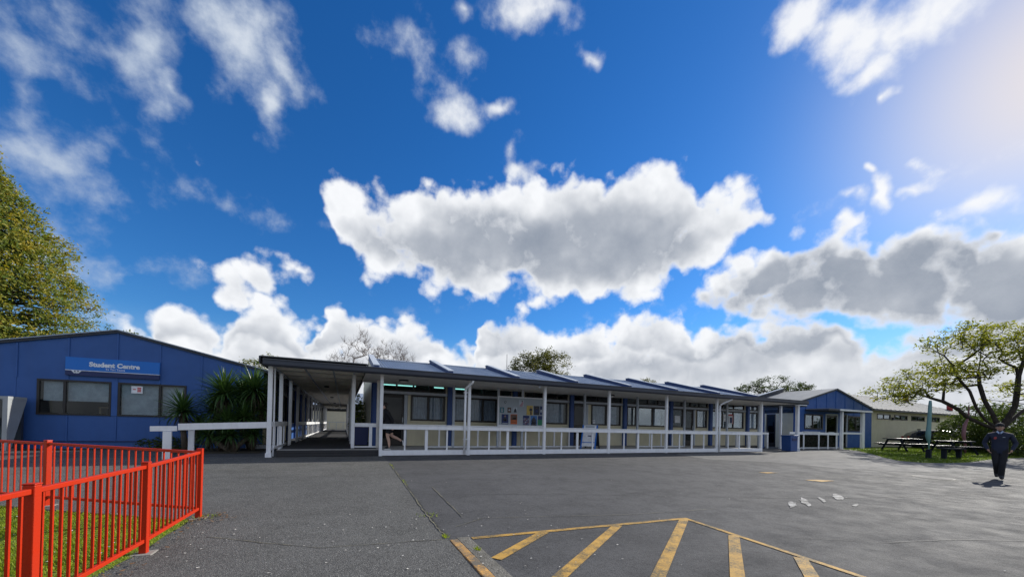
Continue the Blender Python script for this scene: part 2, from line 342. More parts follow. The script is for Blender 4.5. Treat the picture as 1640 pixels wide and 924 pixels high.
asphalt('turf', (.12, .165, .022), (.16, .21, .03), 60, .3, light=(.2, .24, .05), patch=(.05, .07, .015), bump=.006)
asphalt('rough_concrete', (.11, .105, .09), (.17, .16, .14), 55, .8, light=(.34, .33, .30), patch=(.05, .052, .04), bump=.004)
road_paint('yellow_line', (.50, .29, .06), (.10, .085, .05), .53)
road_paint('yellow_kerb', (.60, .32, .08), (.13, .115, .09), .50)
road_paint('white_line', (.42, .42, .41), (.08, .08, .08), .50)
road_paint('crack', (.030, .030, .030), (.07, .07, .066), .5)
road_paint('pale_line', (.24, .22, .14), (.06, .06, .055), .5)
foliage('leaf_gold', [(.05, .085, .012), (.10, .15, .02), (.25, .225, .022), (.42, .29, .022)], .35, clump=1.5, per_leaf=.28)
foliage('leaf_light', [(.07, .11, .02), (.14, .18, .04)], .4)
foliage('leaf_olive', [(.05, .055, .012), (.11, .105, .02), (.18, .15, .03)], .35)
foliage('leaf_round', [(.05, .065, .014), (.10, .11, .025), (.17, .15, .04)], .35)
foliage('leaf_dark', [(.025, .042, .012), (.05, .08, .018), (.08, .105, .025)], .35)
foliage('leaf_big', [(.08, .10, .014), (.17, .19, .024), (.30, .28, .04)], .55)
foliage('leaf_yucca', [(.025, .06, .018), (.05, .105, .028), (.10, .17, .05)], .25, .36)
foliage('leaf_dead', [(.05, .045, .03), (.09, .08, .05)], .1, .8)
foliage('leaf_hedge', [(.008, .014, .005), (.02, .03, .010)], .15)
foliage('grass_blade', [(.15, .22, .018), (.25, .33, .03), (.35, .40, .05)], .5, .6)
foliage('grass_blade_deep', [(.04, .075, .010), (.08, .13, .016), (.13, .17, .03)], .45, .6)
plain('petal', (.75, .75, .72)); plain('leaf_litter', (.55, .53, .48), .8); plain('leaf_brown', (.16, .09, .04), .8)
bark('bark_grey', (.16, .13, .10)); bark('bark_pale', (.42, .35, .30)); bark('twig_brown', (.17, .12, .10)); bark('bark_dark', (.055, .045, .038))
def corrugated():
    m, N, out = base_mat('roof_steel'); p = world_co(N)
    n = N.noise(p, 1.3, 5, .6)
    c = N.mix(N.remap(n, .35, .7), (.27, .315, .38), (.34, .385, .44))
    principled(N, out, c, N.remap(N.noise(p, 4, 3), .3, .7, .35, .5), .15, None, spec=.5); MATS['roof_steel'] = m
    m, N, out = base_mat('roof_pale'); p = world_co(N)
    n = N.noise(p, 1.1, 5, .6)
    principled(N, out, N.mix(N.remap(n, .35, .7), (.20, .21, .22), (.26, .27, .275)), .75, .0, None, spec=.12); MATS['roof_pale'] = m
corrugated()

# ------------------------------------------------------------------ geometry helpers
WM = {}                                            # world matrix of every parent, by object name
def setprops(o, label=None, cat=None, group=None, kind=None):
    if label: o['label'] = label
    if cat: o['category'] = cat
    if group: o['group'] = group
    if kind: o['kind'] = kind
    return o
def thing(name, label, cat, loc=(0, 0, 0), group=None, kind=None, rz=0.):
    o = bpy.data.objects.new(name, None); col.objects.link(o)
    o.empty_display_size = .2
    o.location = loc; o.rotation_euler = (0, 0, rz)
    WM[o.name] = Matrix.Translation(loc) @ Matrix.Rotation(rz, 4, 'Z')
    return setprops(o, label, cat, group, kind)
def link_mesh(name, me, mat, parent=None, **kw):
    o = bpy.data.objects.new(name, me); col.objects.link(o)
    if mat is not None and not me.materials: me.materials.append(MATS[mat] if isinstance(mat, str) else mat)
    if parent is not None:
        o.parent = parent; WM[o.name] = WM[parent.name].copy()
    else: WM[o.name] = Matrix.Identity(4)
    return setprops(o, **kw)
class MB:
    """collects boxes, bars and faces in world coordinates; build() links them as ONE mesh object"""
    def __init__(s): s.v = []; s.f = []; s.sm = []
    def add(s, vs, fs, smooth=False):
        b = len(s.v); s.v += [tuple(v) for v in vs]; s.f += [tuple(b+i for i in f) for f in fs]; s.sm += [smooth]*len(fs); return s
    def box(s, x0, x1, y0, y1, z0, z1):
        return s.add([(x, y, z) for z in (z0, z1) for y in (y0, y1) for x in (x0, x1)],
                     [(0, 2, 3, 1), (4, 5, 7, 6), (0, 1, 5, 4), (2, 6, 7, 3), (0, 4, 6, 2), (1, 3, 7, 5)])
    def bar(s, p, q, w, h, up=(0, 0, 1), ext=0.):
        """a rectangular bar from p to q, w wide across and h deep along up"""
        p, q = Vector(p), Vector(q); d = (q-p).normalized(); p = p-d*ext; q = q+d*ext
        u = Vector(up); a = d.cross(u)
        if a.length < 1e-4: u = Vector((0, 1, 0)); a = d.cross(u)
        a.normalize(); u = a.cross(d).normalized()
        vs = [e+a*(i*w/2)+u*(j*h/2) for e in (p, q) for i, j in ((-1, -1), (1, -1), (1, 1), (-1, 1))]
        return s.add(vs, [(3, 2, 1, 0), (4, 5, 6, 7), (0, 1, 5, 4), (1, 2, 6, 5), (2, 3, 7, 6), (3, 0, 4, 7)])
    def cyl(s, p, q, r0, r1=None, n=10, cap=True, smooth=True):
        p, q = Vector(p), Vector(q); r1 = r0 if r1 is None else r1
        d = (q-p).normalized(); a = d.orthogonal().normalized(); b = d.cross(a)
        vs = [e+(a*math.cos(2*PI*k/n)+b*math.sin(2*PI*k/n))*r for e, r in ((p, r0), (q, r1)) for k in range(n)]
        s.add(vs, [(k, (k+1) % n, n+(k+1) % n, n+k) for k in range(n)], smooth)
        if cap:
            o = len(s.v)-2*n
            s.f += [tuple(o+n-1-k for k in range(n)), tuple(o+n+k for k in range(n))]; s.sm += [False]*2
        return s
    def tube(s, pts, radii, n=6):
        """a smooth tapered tube through several points"""
        pts = [Vector(p) for p in pts]; o = len(s.v); a = None
        for i, p in enumerate(pts):
            d = (pts[min(i+1, len(pts)-1)]-pts[max(i-1, 0)]).normalized()
            a = d.orthogonal().normalized() if a is None else (a-d*a.dot(d)).normalized()
            b = d.cross(a)
            for k in range(n): s.v.append(tuple(p+(a*math.cos(2*PI*k/n)+b*math.sin(2*PI*k/n))*radii[i]))
        for i in range(len(pts)-1):
            for k in range(n):
                s.f.append((o+i*n+k, o+i*n+(k+1) % n, o+(i+1)*n+(k+1) % n, o+(i+1)*n+k)); s.sm.append(True)
        s.f.append(tuple(o+n-1-k for k in range(n))); s.f.append(tuple(o+(len(pts)-1)*n+k for k in range(n))); s.sm += [False]*2
        return s
    def ell(s, c, r, nu=12, nv=8):
        c = Vector(c); o = len(s.v)
        for j in range(nv+1):
            t = PI*j/nv
            for i in range(nu):
                a = 2*PI*i/nu; s.v.append((c.x+r[0]*math.sin(t)*math.cos(a), c.y+r[1]*math.sin(t)*math.sin(a), c.z+r[2]*math.cos(t)))
        for j in range(nv):
            for i in range(nu):
                s.f.append((o+j*nu+i, o+(j+1)*nu+i, o+(j+1)*nu+(i+1) % nu, o+j*nu+(i+1) % nu)); s.sm.append(True)
        return s
    def prism(s, poly, axis, a, b):
        """a polygon of (h, v) pairs extruded along axis 'x' or 'y' from a to b, or along 'z'"""
        put = {'x': lambda h, v, e: (e, h, v), 'y': lambda h, v, e: (h, e, v), 'z': lambda h, v, e: (h, v, e)}[axis]
        n = len(poly)
        return s.add([put(h, v, e) for e in (a, b) for h, v in poly],
                     [tuple(range(n-1, -1, -1)), tuple(range(n, 2*n))]+[(k, (k+1) % n, n+(k+1) % n, n+k) for k in range(n)])
    def build(s, name, mat, parent=None, bevel=0., **kw):
        me = bpy.data.meshes.new(name)
        M = WM[parent.name].inverted() if parent is not None else None
        me.from_pydata([M @ Vector(v) for v in s.v] if M is not None else s.v, [], s.f)
        me.polygons.foreach_set('use_smooth', s.sm)
        bm = bmesh.new(); bm.from_mesh(me); bmesh.ops.recalc_face_normals(bm, faces=bm.faces); bm.to_mesh(me); bm.free()
        o = link_mesh(name, me, mat, parent, **kw)
        if bevel:
            b = o.modifiers.new('bevel', 'BEVEL'); b.width = bevel; b.segments = 2; b.limit_method = 'ANGLE'
        return o
    def raw(s, name, mat, parent=None, **kw):
        """like build, for leaf cards: normals are left as they are"""
        me = bpy.data.meshes.new(name)
        M = WM[parent.name].inverted() if parent is not None else None
        me.from_pydata([M @ Vector(v) for v in s.v] if M is not None else s.v, [], s.f)
        return link_mesh(name, me, mat, parent, **kw)
def box(name, mat, parent, x0, x1, y0, y1, z0, z1, bevel=0., **kw):
    return MB().box(x0, x1, y0, y1, z0, z1).build(name, mat, parent, bevel, **kw)
def copy_tree(o, parent=None):
    c = o.copy(); col.objects.link(c); c.parent = parent
    for ch in o.children: copy_tree(ch, c)
    return c
def gz(x, y):
    return -.3 if y < 5 else (0. if y > 12.5 else -.3+.3*(y-5)/7.5)
def text_mesh(name, body, size, mat, parent, loc, rz=0., align='LEFT', bold=0., extrude=.002):
    cu = bpy.data.curves.new(name, 'FONT'); cu.body = body; cu.size = size; cu.align_x = align; cu.offset = bold; cu.extrude = extrude
    cu.resolution_u = 3
    t = bpy.data.objects.new(name, cu); col.objects.link(t)
    dg = bpy.context.evaluated_depsgraph_get()
    me = bpy.data.meshes.new_from_object(t.evaluated_get(dg))
    bpy.data.objects.remove(t); bpy.data.curves.remove(cu)
    me.materials.clear()
    M = WM[parent.name].inverted() @ Matrix.Translation(loc) @ Matrix.Rotation(rz, 4, 'Z') @ Matrix.Rotation(PI/2, 4, 'X')
    me.transform(M); me.name = name
    return link_mesh(name, me, mat, parent)
rnd = random.Random(7)
def U(a, b): return rnd.uniform(a, b)

# ------------------------------------------------------------------ ground, paths, markings
def strip_z(mb, pts, dz):
    """a flat polygon laid on the ground, split where the slope changes"""
    def clip(poly, y, keep_less):
        out = []
        for i in range(len(poly)):
            a, b = poly[i], poly[(i+1) % len(poly)]
            ia = (a[1] <= y) == keep_less or a[1] == y; ib = (b[1] <= y) == keep_less or b[1] == y
            if ia: out.append(a)
            if ia != ib:
                t = (y-a[1])/(b[1]-a[1]); out.append((a[0]+t*(b[0]-a[0]), y))
        return out
    lo = clip(pts, 5, True); mid = clip(clip(pts, 5, False), 12.5, True); hi = clip(pts, 12.5, False)
    for p in (lo, mid, hi):
        if len(p) >= 3: mb.add([(x, y, gz(x, y)+dz) for x, y in p], [tuple(range(len(p)))])
    return mb
def sheet(name, poly, mat, dz, parent=None, **kw):
    return strip_z(MB(), poly, dz).build(name, mat, parent, **kw)
gm = MB()
xs = [-900, 900]; ys = [-300, 5, 12.5, 1500]
gm.add([(x, y, gz(x, y)) for y in ys for x in xs], [(0, 1, 3, 2), (2, 3, 5, 4), (4, 5, 7, 6)])
ground = gm.build('ground', 'asphalt', None, kind='structure')
# coarse asphalt left of the seam, pale path on the right, grass verge
sheet('pavement', [(-60, -20), (1.17, -20), (1.17, 4.49), (1.2, 11.1), (1.15, 13.0), (-60, 17)], 'asphalt_coarse', .004, None, kind='structure')
path_poly = [(13.2, 10.6), (15.4, 9.4), (16.2, 7.7), (17.9, 6.65), (19.5, 6.25), (25.7, 5.75), (60, 5.0), (60, 15.7), (37.6, 15.7), (27.9, 15.7), (27.9, 26), (25, 26), (25, 13.0), (20, 12.9), (13.3, 12.3)]
sheet('path', path_poly, 'asphalt_pale', .004, None, kind='structure')
verge_poly = [(31.6, 15.0), (29.2, 12.9), (26.9, 11.2), (24.9, 9.9), (23.5, 8.75), (23.8, 8.05), (25.2, 7.75), (27.5, 7.75), (30.5, 8.05), (34, 8.3), (60, 8.9), (60, 15.9), (38.9, 15.9), (37.5, 15.55), (33.5, 15.3)]
def jag(poly, n, a):
    out = []
    for i in range(len(poly)):
        p, q = poly[i], poly[(i+1) % len(poly)]
        k = max(1, int(math.hypot(q[0]-p[0], q[1]-p[1])/n))
        for j in range(min(k, 40)):
            t = j/min(k, 40); out.append((p[0]+(q[0]-p[0])*t+(U(-a, a) if j else 0), p[1]+(q[1]-p[1])*t+(U(-a, a) if j else 0)))
    return out
def tri_sheet(name, poly, mat, dz, n, a, **kw):
    """an uneven-edged patch, triangulated so that it follows the ground"""
    pts = jag(poly, n, a)
    bm = bmesh.new(); vs = [bm.verts.new((x, y, 0)) for x, y in pts]; bm.faces.new(vs)
    for y in (5, 12.5):
        bmesh.ops.bisect_plane(bm, geom=bm.verts[:]+bm.edges[:]+bm.faces[:], plane_co=(0, y, 0), plane_no=(0, 1, 0))
    bmesh.ops.triangulate(bm, faces=bm.faces)
    for v in bm.verts: v.co.z = gz(v.co.x, v.co.y)+dz
    bmesh.ops.recalc_face_normals(bm, faces=bm.faces)
    me = bpy.data.meshes.new(name); bm.to_mesh(me); bm.free()
    return link_mesh(name, me, mat, None, **kw)
tri_sheet('verge', verge_poly, 'turf', .010, .5, .05, kind='structure')
lawn_poly = [(-1.80, 6.17), (-1.86, 4.95), (-1.93, 4.4), (-1.96, 3.5), (-1.98, 1.0), (-1.98, -2), (-12, -2), (-12, 11.6), (-4.4, 7.62)]
tri_sheet('lawn', lawn_poly, 'turf', .010, .3, .03, kind='structure')
sheet('garden_bed', [(-4.9, 14.6), (-2.5, 14.6), (-2.5, 17.3), (-11.3, 17.3), (-11.3, 16.7), (-5.2, 16.7)], 'soil', .012, None, kind='structure')

def poly_strip(mb, pts, w, dz, jit=0., step=.25):
    """a strip of uneven width along a line of points"""
    P = []
    for a, b in zip(pts, pts[1:]):
        k = max(1, int(math.hypot(b[0]-a[0], b[1]-a[1])/step))
        for j in range(k): P.append((a[0]+(b[0]-a[0])*j/k, a[1]+(b[1]-a[1])*j/k))
    P.append(pts[-1])
    vs = []
    for i, p in enumerate(P):
        a, b = P[max(i-1, 0)], P[min(i+1, len(P)-1)]; d = Vector((b[0]-a[0], b[1]-a[1])).normalized(); n = Vector((-d.y, d.x))
        o = U(-jit, jit); ww = w*(1+(U(-.5, .5) if jit else 0))
        for s in (-1, 1):
            x, y = p[0]+n.x*(s*ww/2+o), p[1]+n.y*(s*ww/2+o); vs.append((x, y, gz(x, y)+dz))
    mb.add(vs, [(2*i, 2*i+1, 2*i+3, 2*i+2) for i in range(len(P)-1)]); return mb
poly_strip(MB(), [(1.19, 4.55), (1.18, 6), (1.20, 8), (1.21, 11.0)], .022, .009, .008, .12).build('seam', 'crack', ground)
poly_strip(MB(), [(1.165, 4.6), (1.15, 6), (1.175, 8), (1.19, 11.1)], .018, .013, .010, .10).build('seam', 'pale_line', ground)
for pts, w, mt in (([(1.40, 4.95), (1.9, 5.25), (2.9, 5.05), (4.2, 4.75), (6, 4.6)], .016, 'pale_line'),
                   ([(1.62, 5.35), (1.65, 7.6)], .022, 'pale_line'),
                   ([(1.9, 6.9), (3.4, 6.5), (5.2, 6.0), (7.2, 5.3), (10, 4.4), (14, 3.7), (20, 2.3)], .018, 'crack'),
                   ([(5.2, 6.1), (8.6, 6.35), (12.2, 5.7), (15, 5.2)], .014, 'crack'),
                   ([(5.4, 3.0), (6.3, 2.45), (7.4, 2.2), (9.0, 1.5)], .014, 'crack'),
                   ([(12.6, 6.8), (15.5, 5.4), (19, 4.4), (24, 3.6)], .02, 'pale_line'),
                   ([(11.2, 7.6), (14.5, 6.3), (17.5, 5.9)], .016, 'pale_line'),
                   ([(-3.2, 9.6), (-1.2, 9.3), (1.1, 9.35)], .014, 'crack'),
                   ([(-1.4, 5.4), (-.2, 4.6), (1.1, 4.45)], .016, 'pale_line'),
                   ([(-4.9, 11.9), (-3.5, 12.25), (-2.2, 12.8)], .02, 'pale_line'),
                   ([(-9, 10.9), (-4, 10.6), (-1.7, 10.55)], .02, 'pale_line')):
    poly_strip(MB(), pts, w*.62, .0095, .006, .18).build('crack', mt, ground)
# yellow no-parking hatching
hatch = thing('yellow_hatching', 'worn yellow hatched no parking box painted on the asphalt', 'road marking', (3, 3.2, -.3), kind='structure')
def stripe(p, q, w, dz, nm='stripe'):
    d = (Vector(q)-Vector(p)).normalized(); n = Vector((-d.y, d.x))*w/2
    return sheet(nm, [(p[0]-n.x, p[1]-n.y), (q[0]-n.x, q[1]-n.y), (q[0]+n.x, q[1]+n.y), (p[0]+n.x, p[1]+n.y)], 'yellow_line', dz, hatch)
stripe((1.45, 4.39), (4.85, 4.27), .085, .0060, 'border_line')
stripe((4.86, 4.30), (4.16, -1.2), .075, .0068, 'border_line')
for x, y in ((2.42, 4.34), (3.56, 4.28), (4.84, 4.27), (4.70, 3.36), (4.58, 2.50), (4.47, 1.64), (4.35, .78)):
    t = (x-1.46)/.8
    stripe((x, y), (1.46, y-.6*t), .125, .0076)
# yellow kerb and its concrete strip
kerb = thing('kerb', 'worn yellow painted kerb edging with a concrete strip beside the asphalt', 'kerb', (1.3, 2, -.3), kind='structure')
km = MB()
for i in range(9):
    y1 = 4.40-i*.62
    km = MB().box(1.175, 1.275, y1-.61, y1, -.36, -.284+U(-.004, .004)); km.build('kerb_stone', 'yellow_kerb', kerb, .008)
MB().box(1.278, 1.43, -1.2, 4.46, -.36, -.291).build('channel', 'rough_concrete', kerb, .006)
# white paint blotches, small signs of use
pt = thing('paint_splash', 'worn white paint blotches splashed on the dark asphalt', 'road marking', (8.7, 4.4, -.3), kind='structure')
def blob(cx, cy, rx, ry, n=14, rot=0.):
    out = []
    for k in range(n):
        a = 2*PI*k/n; r = U(.6, 1.15); x, y = rx*r*math.cos(a), ry*r*math.sin(a)
        out.append((cx+x*math.cos(rot)-y*math.sin(rot), cy+x*math.sin(rot)+y*math.cos(rot)))
    return out
for cx, cy, rx, ry, ro in ((7.75, 4.38, .45, .07, .5), (8.35, 4.50, .55, .075, .6), (8.95, 4.50, .42, .045, .6), (9.75, 4.62, .55, .09, .5), (8.95, 3.95, .2, .035, .3)):
    sheet('paint_patch', blob(cx, cy, rx, ry, 16, ro), 'white_line', .0105, pt)
for i, (x, y, rx, ry) in enumerate(((12.1, 6.15, .42, .16), (12.05, 7.5, .35, .10))):
    o = sheet('marking', [(x-rx, y+ry), (x-rx*.6, y-ry), (x+rx, y-ry), (x+rx*.3, y+ry*.6)], 'yellow_line', .0098, ground)
mh = thing('manhole_cover', 'round pale concrete manhole cover set flush in the asphalt path', 'manhole cover', (17.2, 5.55, gz(0, 5.55)))
sheet('cover', [(17.2+.5*math.cos(a*PI/9), 5.6+.42*math.sin(a*PI/9)) for a in range(18)], 'asphalt_pale', .010, mh)
sheet('rim', [(17.2+.56*math.cos(a*PI/9), 5.6+.48*math.sin(a*PI/9)) for a in range(18)], 'crack', .007, mh)
sd = MB()
for i in range(230):                               # dropped leaves, chewing gum, grit
    x, y = (U(-1.5, 22), U(.8, 10.5)) if i > 120 else (U(-1.7, 3), U(2.2, 6))
    r = U(.006, .017)
    z = gz(x, y)+.012
    k = rnd.choice((4, 5, 6)); a0 = U(0, 6)
    sd.add([(x+r*U(.6, 1.2)*math.cos(a0+2*PI*j/k), y+r*U(.5, 1.)*math.sin(a0+2*PI*j/k), z+U(0, .004)) for j in range(k)], [tuple(range(k))])
sd.raw('litter', 'leaf_litter', None, kind='stuff', label='tiny pale leaves and grit scattered over the asphalt', cat='litter')
sd = MB()
for i in range(160):
    t = U(0, 1)
    if i % 2: x, y = -1.78+U(-.08, .14), 6.3-t*4.2
    else: x, y = -1.75+.55*U(-.3, 1)*U(0, 1), 6.3-U(-.2, .3)
    r = U(.010, .026); z = gz(x, y)+.016+U(0, .012); a0 = U(0, 6)
    sd.add([(x+r*U(.5, 1.2)*math.cos(a0+2*PI*j/5), y+r*U(.5, 1.)*math.sin(a0+2*PI*j/5), z+U(0, .012)) for j in range(5)], [tuple(range(5))])
sd.raw('fallen_leaves', 'leaf_brown', None, kind='stuff', label='brown fallen leaves along the foot of the red fence', cat='leaves')
def in_poly(x, y, poly):
    c = False
    for i in range(len(poly)):
        (x0, y0), (x1, y1) = poly[i], poly[i-1]
        if (y0 > y) != (y1 > y) and x < (x1-x0)*(y-y0)/(y1-y0)+x0: c = not c
    return c
def grass(name, poly, n, h0, h1, w, mat, label, dens=None):
    mb = MB(); bx = [p[0] for p in poly]; by = [p[1] for p in poly]; k = 0
    while k < n:
        x, y = U(min(bx), max(bx)), U(min(by), max(by))
        if not in_poly(x, y, poly) or (dens and rnd.random() > dens(x, y)): continue
        k += 1
        a = U(0, 2*PI); h = U(h0, h1)*(.7+.6*mnoise.noise((x*1.3, y*1.3, 0))); l = U(.2, .9)*h
        z = gz(x, y)+.008; dx, dy = math.cos(a), math.sin(a); px, py = -dy*w*U(.6, 1.3), dx*w*U(.6, 1.3)
        mb.add([(x-px, y-py, z), (x+px, y+py, z), (x+px*.6+dx*l*.45, y+py*.6+dy*l*.45, z+h*.65), (x-px*.6+dx*l*.45, y-py*.6+dy*l*.45, z+h*.65), (x+dx*l, y+dy*l, z+h)],
               [(0, 1, 2, 3), (3, 2, 4)])
    return mb.raw(name, mat, None, kind='stuff', label=label, cat='grass')
near_lawn = [(-1.80, 6.2), (-1.86, 4.95), (-1.95, 3.5), (-1.97, 2.0), (-4.0, 2.0), (-8.5, 4.2), (-10.5, 8), (-9.8, 10.3), (-4.4, 7.62)]
grass('grass', near_lawn, 60000, .022, .055, .0055, 'grass_blade', 'short bright green lawn dotted with daisies behind the red fence', lambda x, y: 1. if x > -5 else .45)
grass('grass', [p for p in verge_poly], 26000, .05, .12, .016, 'grass_blade_deep', 'green grass verge around the picnic tables', lambda x, y: 1. if y < 13 and x < 45 else .35)
dz = MB()
for i in range(520):
    x, y = U(-6.5, -1.85), U(2.2, 8.6)
    if not in_poly(x, y, near_lawn): continue
    z = gz(x, y)+U(.035, .06); r = U(.008, .013)
    dz.add([(x+r*math.cos(j*PI/3), y+r*math.sin(j*PI/3), z+U(-.003, .003)) for j in range(6)], [tuple(range(6))])
dz.raw('daisies', 'petal', None, kind='stuff', label='small white daisies scattered through the fenced lawn', cat='flowers')
wd = MB()
for (x0, y0, n, sp) in ((1.16, 4.56, 60, .07), (1.15, 5.6, 25, .12), (1.37, 3.95, 45, .05), (-1.66, 6.32, 60, .12), (1.19, 8.2, 30, .3), (1.2, 10.6, 30, .4)):
    for i in range(n):
        x, y = x0+U(-.025, .025)*(1+5*(sp == .12)), y0+U(-sp, sp)
        a = U(0, 6.3); h = U(.015, .05); z = gz(x, y)+.006; dx, dy = math.cos(a), math.sin(a); w = .006
        wd.add([(x-dy*w, y+dx*w, z), (x+dy*w, y-dx*w, z), (x+dx*h, y+dy*h, z+h*.8)], [(0, 1, 2)])
wd.raw('weeds', 'grass_blade', None, kind='stuff', label='tiny green weeds sprouting in the seams of the asphalt', cat='weeds')

# ------------------------------------------------------------------ red fence
def fence_run(t, posts, spacing, h=.93, first=True, last=True):
    """posts, rails and pickets between the given post positions"""
    for i, (x, y) in enumerate(posts):
        if (i == 0 and not first) or (i == len(posts)-1 and not last): continue
        z = gz(x, y); d = Vector((posts[1][0]-posts[0][0], posts[1][1]-posts[0][1], 0)).normalized()
        p = MB().bar((x, y, z), (x, y, z+h-.012), .062, .062, up=d)
        p.bar((x, y, z+h-.012), (x, y, z+h), .068, .068, up=d)
        po = p.build('post', 'red_paint', t, .010)
        f = MB().box(x-.09, x+.09, y-.09, y+.09, z-.05, z+.014); f.build('footing', 'concrete', po, .01)
    for (x0, y0), (x1, y1) in zip(posts, posts[1:]):
        a, b = Vector((x0, y0, gz(x0, y0))), Vector((x1, y1, gz(x1, y1))); d = (b-a).normalized()
        a2, b2 = a+d*.034, b-d*.034
        for z, n in ((h-.052, 'top_rail'), (.135, 'bottom_rail')):
            MB().bar(a2+Vector((0, 0, z)), b2+Vector((0, 0, z)), .036, .036).build(n, 'red_paint', t, .005)
        n = max(2, round((b-a).length/spacing))
        for k in range(1, n):
            p = a+(b-a)*(k/n)
            MB().bar(p+Vector((0, 0, .154)), p+Vector((0, 0, h-.071)), .0155, .0155, up=d).build('picket', 'red_paint', t)
fA = thing('metal_fence', 'orange red metal picket fence running along the asphalt path towards the camera', 'fence', (-1.74, 6.29, gz(0, 6.29)), 'red picket fencing round the lawn')
fence_run(fA, [(-1.74, 6.29), (-1.815, 4.995), (-1.85, 3.53), (-1.88, 2.1), (-1.9, .7)], .092)
fB = thing('metal_fence', 'orange red metal picket fence at the far edge of the lawn', 'fence', (-3.77, 7.6, gz(0, 7.6)), 'red picket fencing round the lawn')
fence_run(fB, [(-1.74, 6.29), (-3.80, 7.52), (-5.86, 8.75), (-7.92, 9.98)], .108, first=False)

# ------------------------------------------------------------------ windows, doors
def hv(axis, off):
    """boxes on a wall: axis 'x' is a wall in the plane y=off, axis 'y' one in the plane x=off; d is the depth behind that plane"""
    sgn = 1 if axis != '-y' else -1
    def put(mb, h0, h1, d0, d1, z0, z1):
        if axis == 'x': return mb.box(h0, h1, off+d0, off+d1, z0, z1)
        a, b = sorted((off+sgn*d0, off+sgn*d1)); return mb.box(a, b, h0, h1, z0, z1)
    return put
def curtain_mb(axis, off, h0, h1, z0, z1, d, amp=.022, pitch=.085):
    mb = MB(); n = max(4, int((h1-h0)/pitch*5)); vs = []; ph = U(0, 6)
    sgn = 1 if axis != '-y' else -1
    for i in range(n+1):
        h = h0+(h1-h0)*i/n; dd = d+amp*math.sin(ph+2*PI*(h-h0)/pitch)+.6*amp*math.sin(1.7*ph+2*PI*(h-h0)/(pitch*2.7))
        for z in (z0, z1): vs.append((h, off+dd, z) if axis == 'x' else (off+sgn*dd, h, z))
    return mb.add(vs, [(2*i, 2*i+2, 2*i+3, 2*i+1) for i in range(n)], True)
def window(parent, axis, off, h0, h1, z0, z1, panes, fr=.055, mat='frame_dark', gl='glass', curtains=(), cmat='curtain', bars=None, name='window', depth=.09):
    """a frame with one glass pane per light; curtains is a list of (start, end, top share hidden) in parts of the width"""
    put = hv(axis, off); mb = MB()
    put(mb, h0, h1, -.03, depth-.03, z0, z0+fr); put(mb, h0, h1, -.03, depth-.03, z1-fr, z1)
    put(mb, h0, h0+fr, -.028, depth-.032, z0+fr, z1-fr); put(mb, h1-fr, h1, -.028, depth-.032, z0+fr, z1-fr)
    xs = bars if bars else [k/panes for k in range(1, panes)]
    edges = [h0+fr]
    for t in xs:
        c = h0+t*(h1-h0); put(mb, c-fr*.55, c+fr*.55, -.022, depth-.034, z0+fr, z1-fr); edges += [c-fr*.55, c+fr*.55]
    edges.append(h1-fr)
    w = mb.build(name, mat, parent)
    for i in range(0, len(edges), 2):
        g = MB(); put(g, edges[i], edges[i+1], .006, .012, z0+fr, z1-fr); g.build('pane', gl, w)
    for (a, b, c) in curtains:
        curtain_mb(axis, off, h0+a*(h1-h0), h0+b*(h1-h0), z0+fr*.5+c*(z1-z0), z1-fr*.4, .16).build('curtain', cmat, w)
    return w
def door(parent, axis, off, h0, h1, z0, z1, mat='frame_dark', hinge=0, glazed=True):
    put = hv(axis, off); mb = MB()
    for a, b, c, d in ((h0, h0+.09, z0, z1), (h1-.09, h1, z0, z1), (h0+.09, h1-.09, z1-.12, z1), (h0+.09, h1-.09, z0, z0+.28), (h0+.09, h1-.09, z0+.95, z0+1.03)):
        put(mb, a, b, .0, .045, c, d)
    w = mb.build('door', mat, parent)
    g = MB(); put(g, h0+.09, h1-.09, .018, .026, z0+.28, z0+.95); put(g, h0+.09, h1-.09, .018, .026, z0+1.03, z1-.12)
    g.build('pane', 'glass_dark', w)
    k = MB(); hx = h1-.05 if hinge == 0 else h0+.05
    put(k, hx-.018, hx+.018, -.035, .0, z0+.92, z0+1.15); k.build('handle', 'grey_metal', w)
    return w

# ------------------------------------------------------------------ the long classroom block
PG = [1.12, 4.12, 7.18, 10.26, 13.58, 16.86, 20.05, 23.40]     # blue pillars
GP = [1.10, 4.07, 7.14, 10.24, 13.49, 16.80, 20.20]            # outer posts
WY, FZ = 16.0, .17
block = thing('classroom_block', 'long cream classroom block with blue pillars and ribbed steel roof behind the veranda', 'building', (13, 16, 0))
put = hv('x', WY)
def panel(h0, h1, z0, z1, mat='cream_paint', nm='wall_panel', d0=0., d1=.12):
    mb = MB(); put(mb, h0, h1, d0, d1, z0, z1); return mb.build(nm, mat, block)
openings = [                                             # per bay: doors, windows (start, end, lights, curtains)
    ([(1.34, 2.24)], [(2.50, 3.94, 2, [(.05, .30, 0), (.30, .48, 0), (.54, .95, 0)])]),
    ([], [(4.26, 6.34, 3, [(.02, .34, 0), (.40, .98, 0)])]),
    ([], [(8.80, 10.06, 1, [(.12, .92, 0)])]),
    ([(10.42, 11.16)], [(11.48, 13.36, 2, [(.04, .52, 0), (.64, .93, 0)])]),
    ([], [(13.76, 14.42, 1, [(.0, .12, 0)]), (14.50, 16.62, 2, [(.62, .86, 0)])]),
    ([(18.04, 18.72)], [(16.98, 17.88, 1, []), (18.94, 19.82, 1, [(.34, .42, 0)])]),
    ([], [(20.22, 23.10, 3, [(.0, .18, 0), (.68, .96, 0)])]),
    ([], [(23.56, 24.52, 1, [(.1, .9, 0)])])]
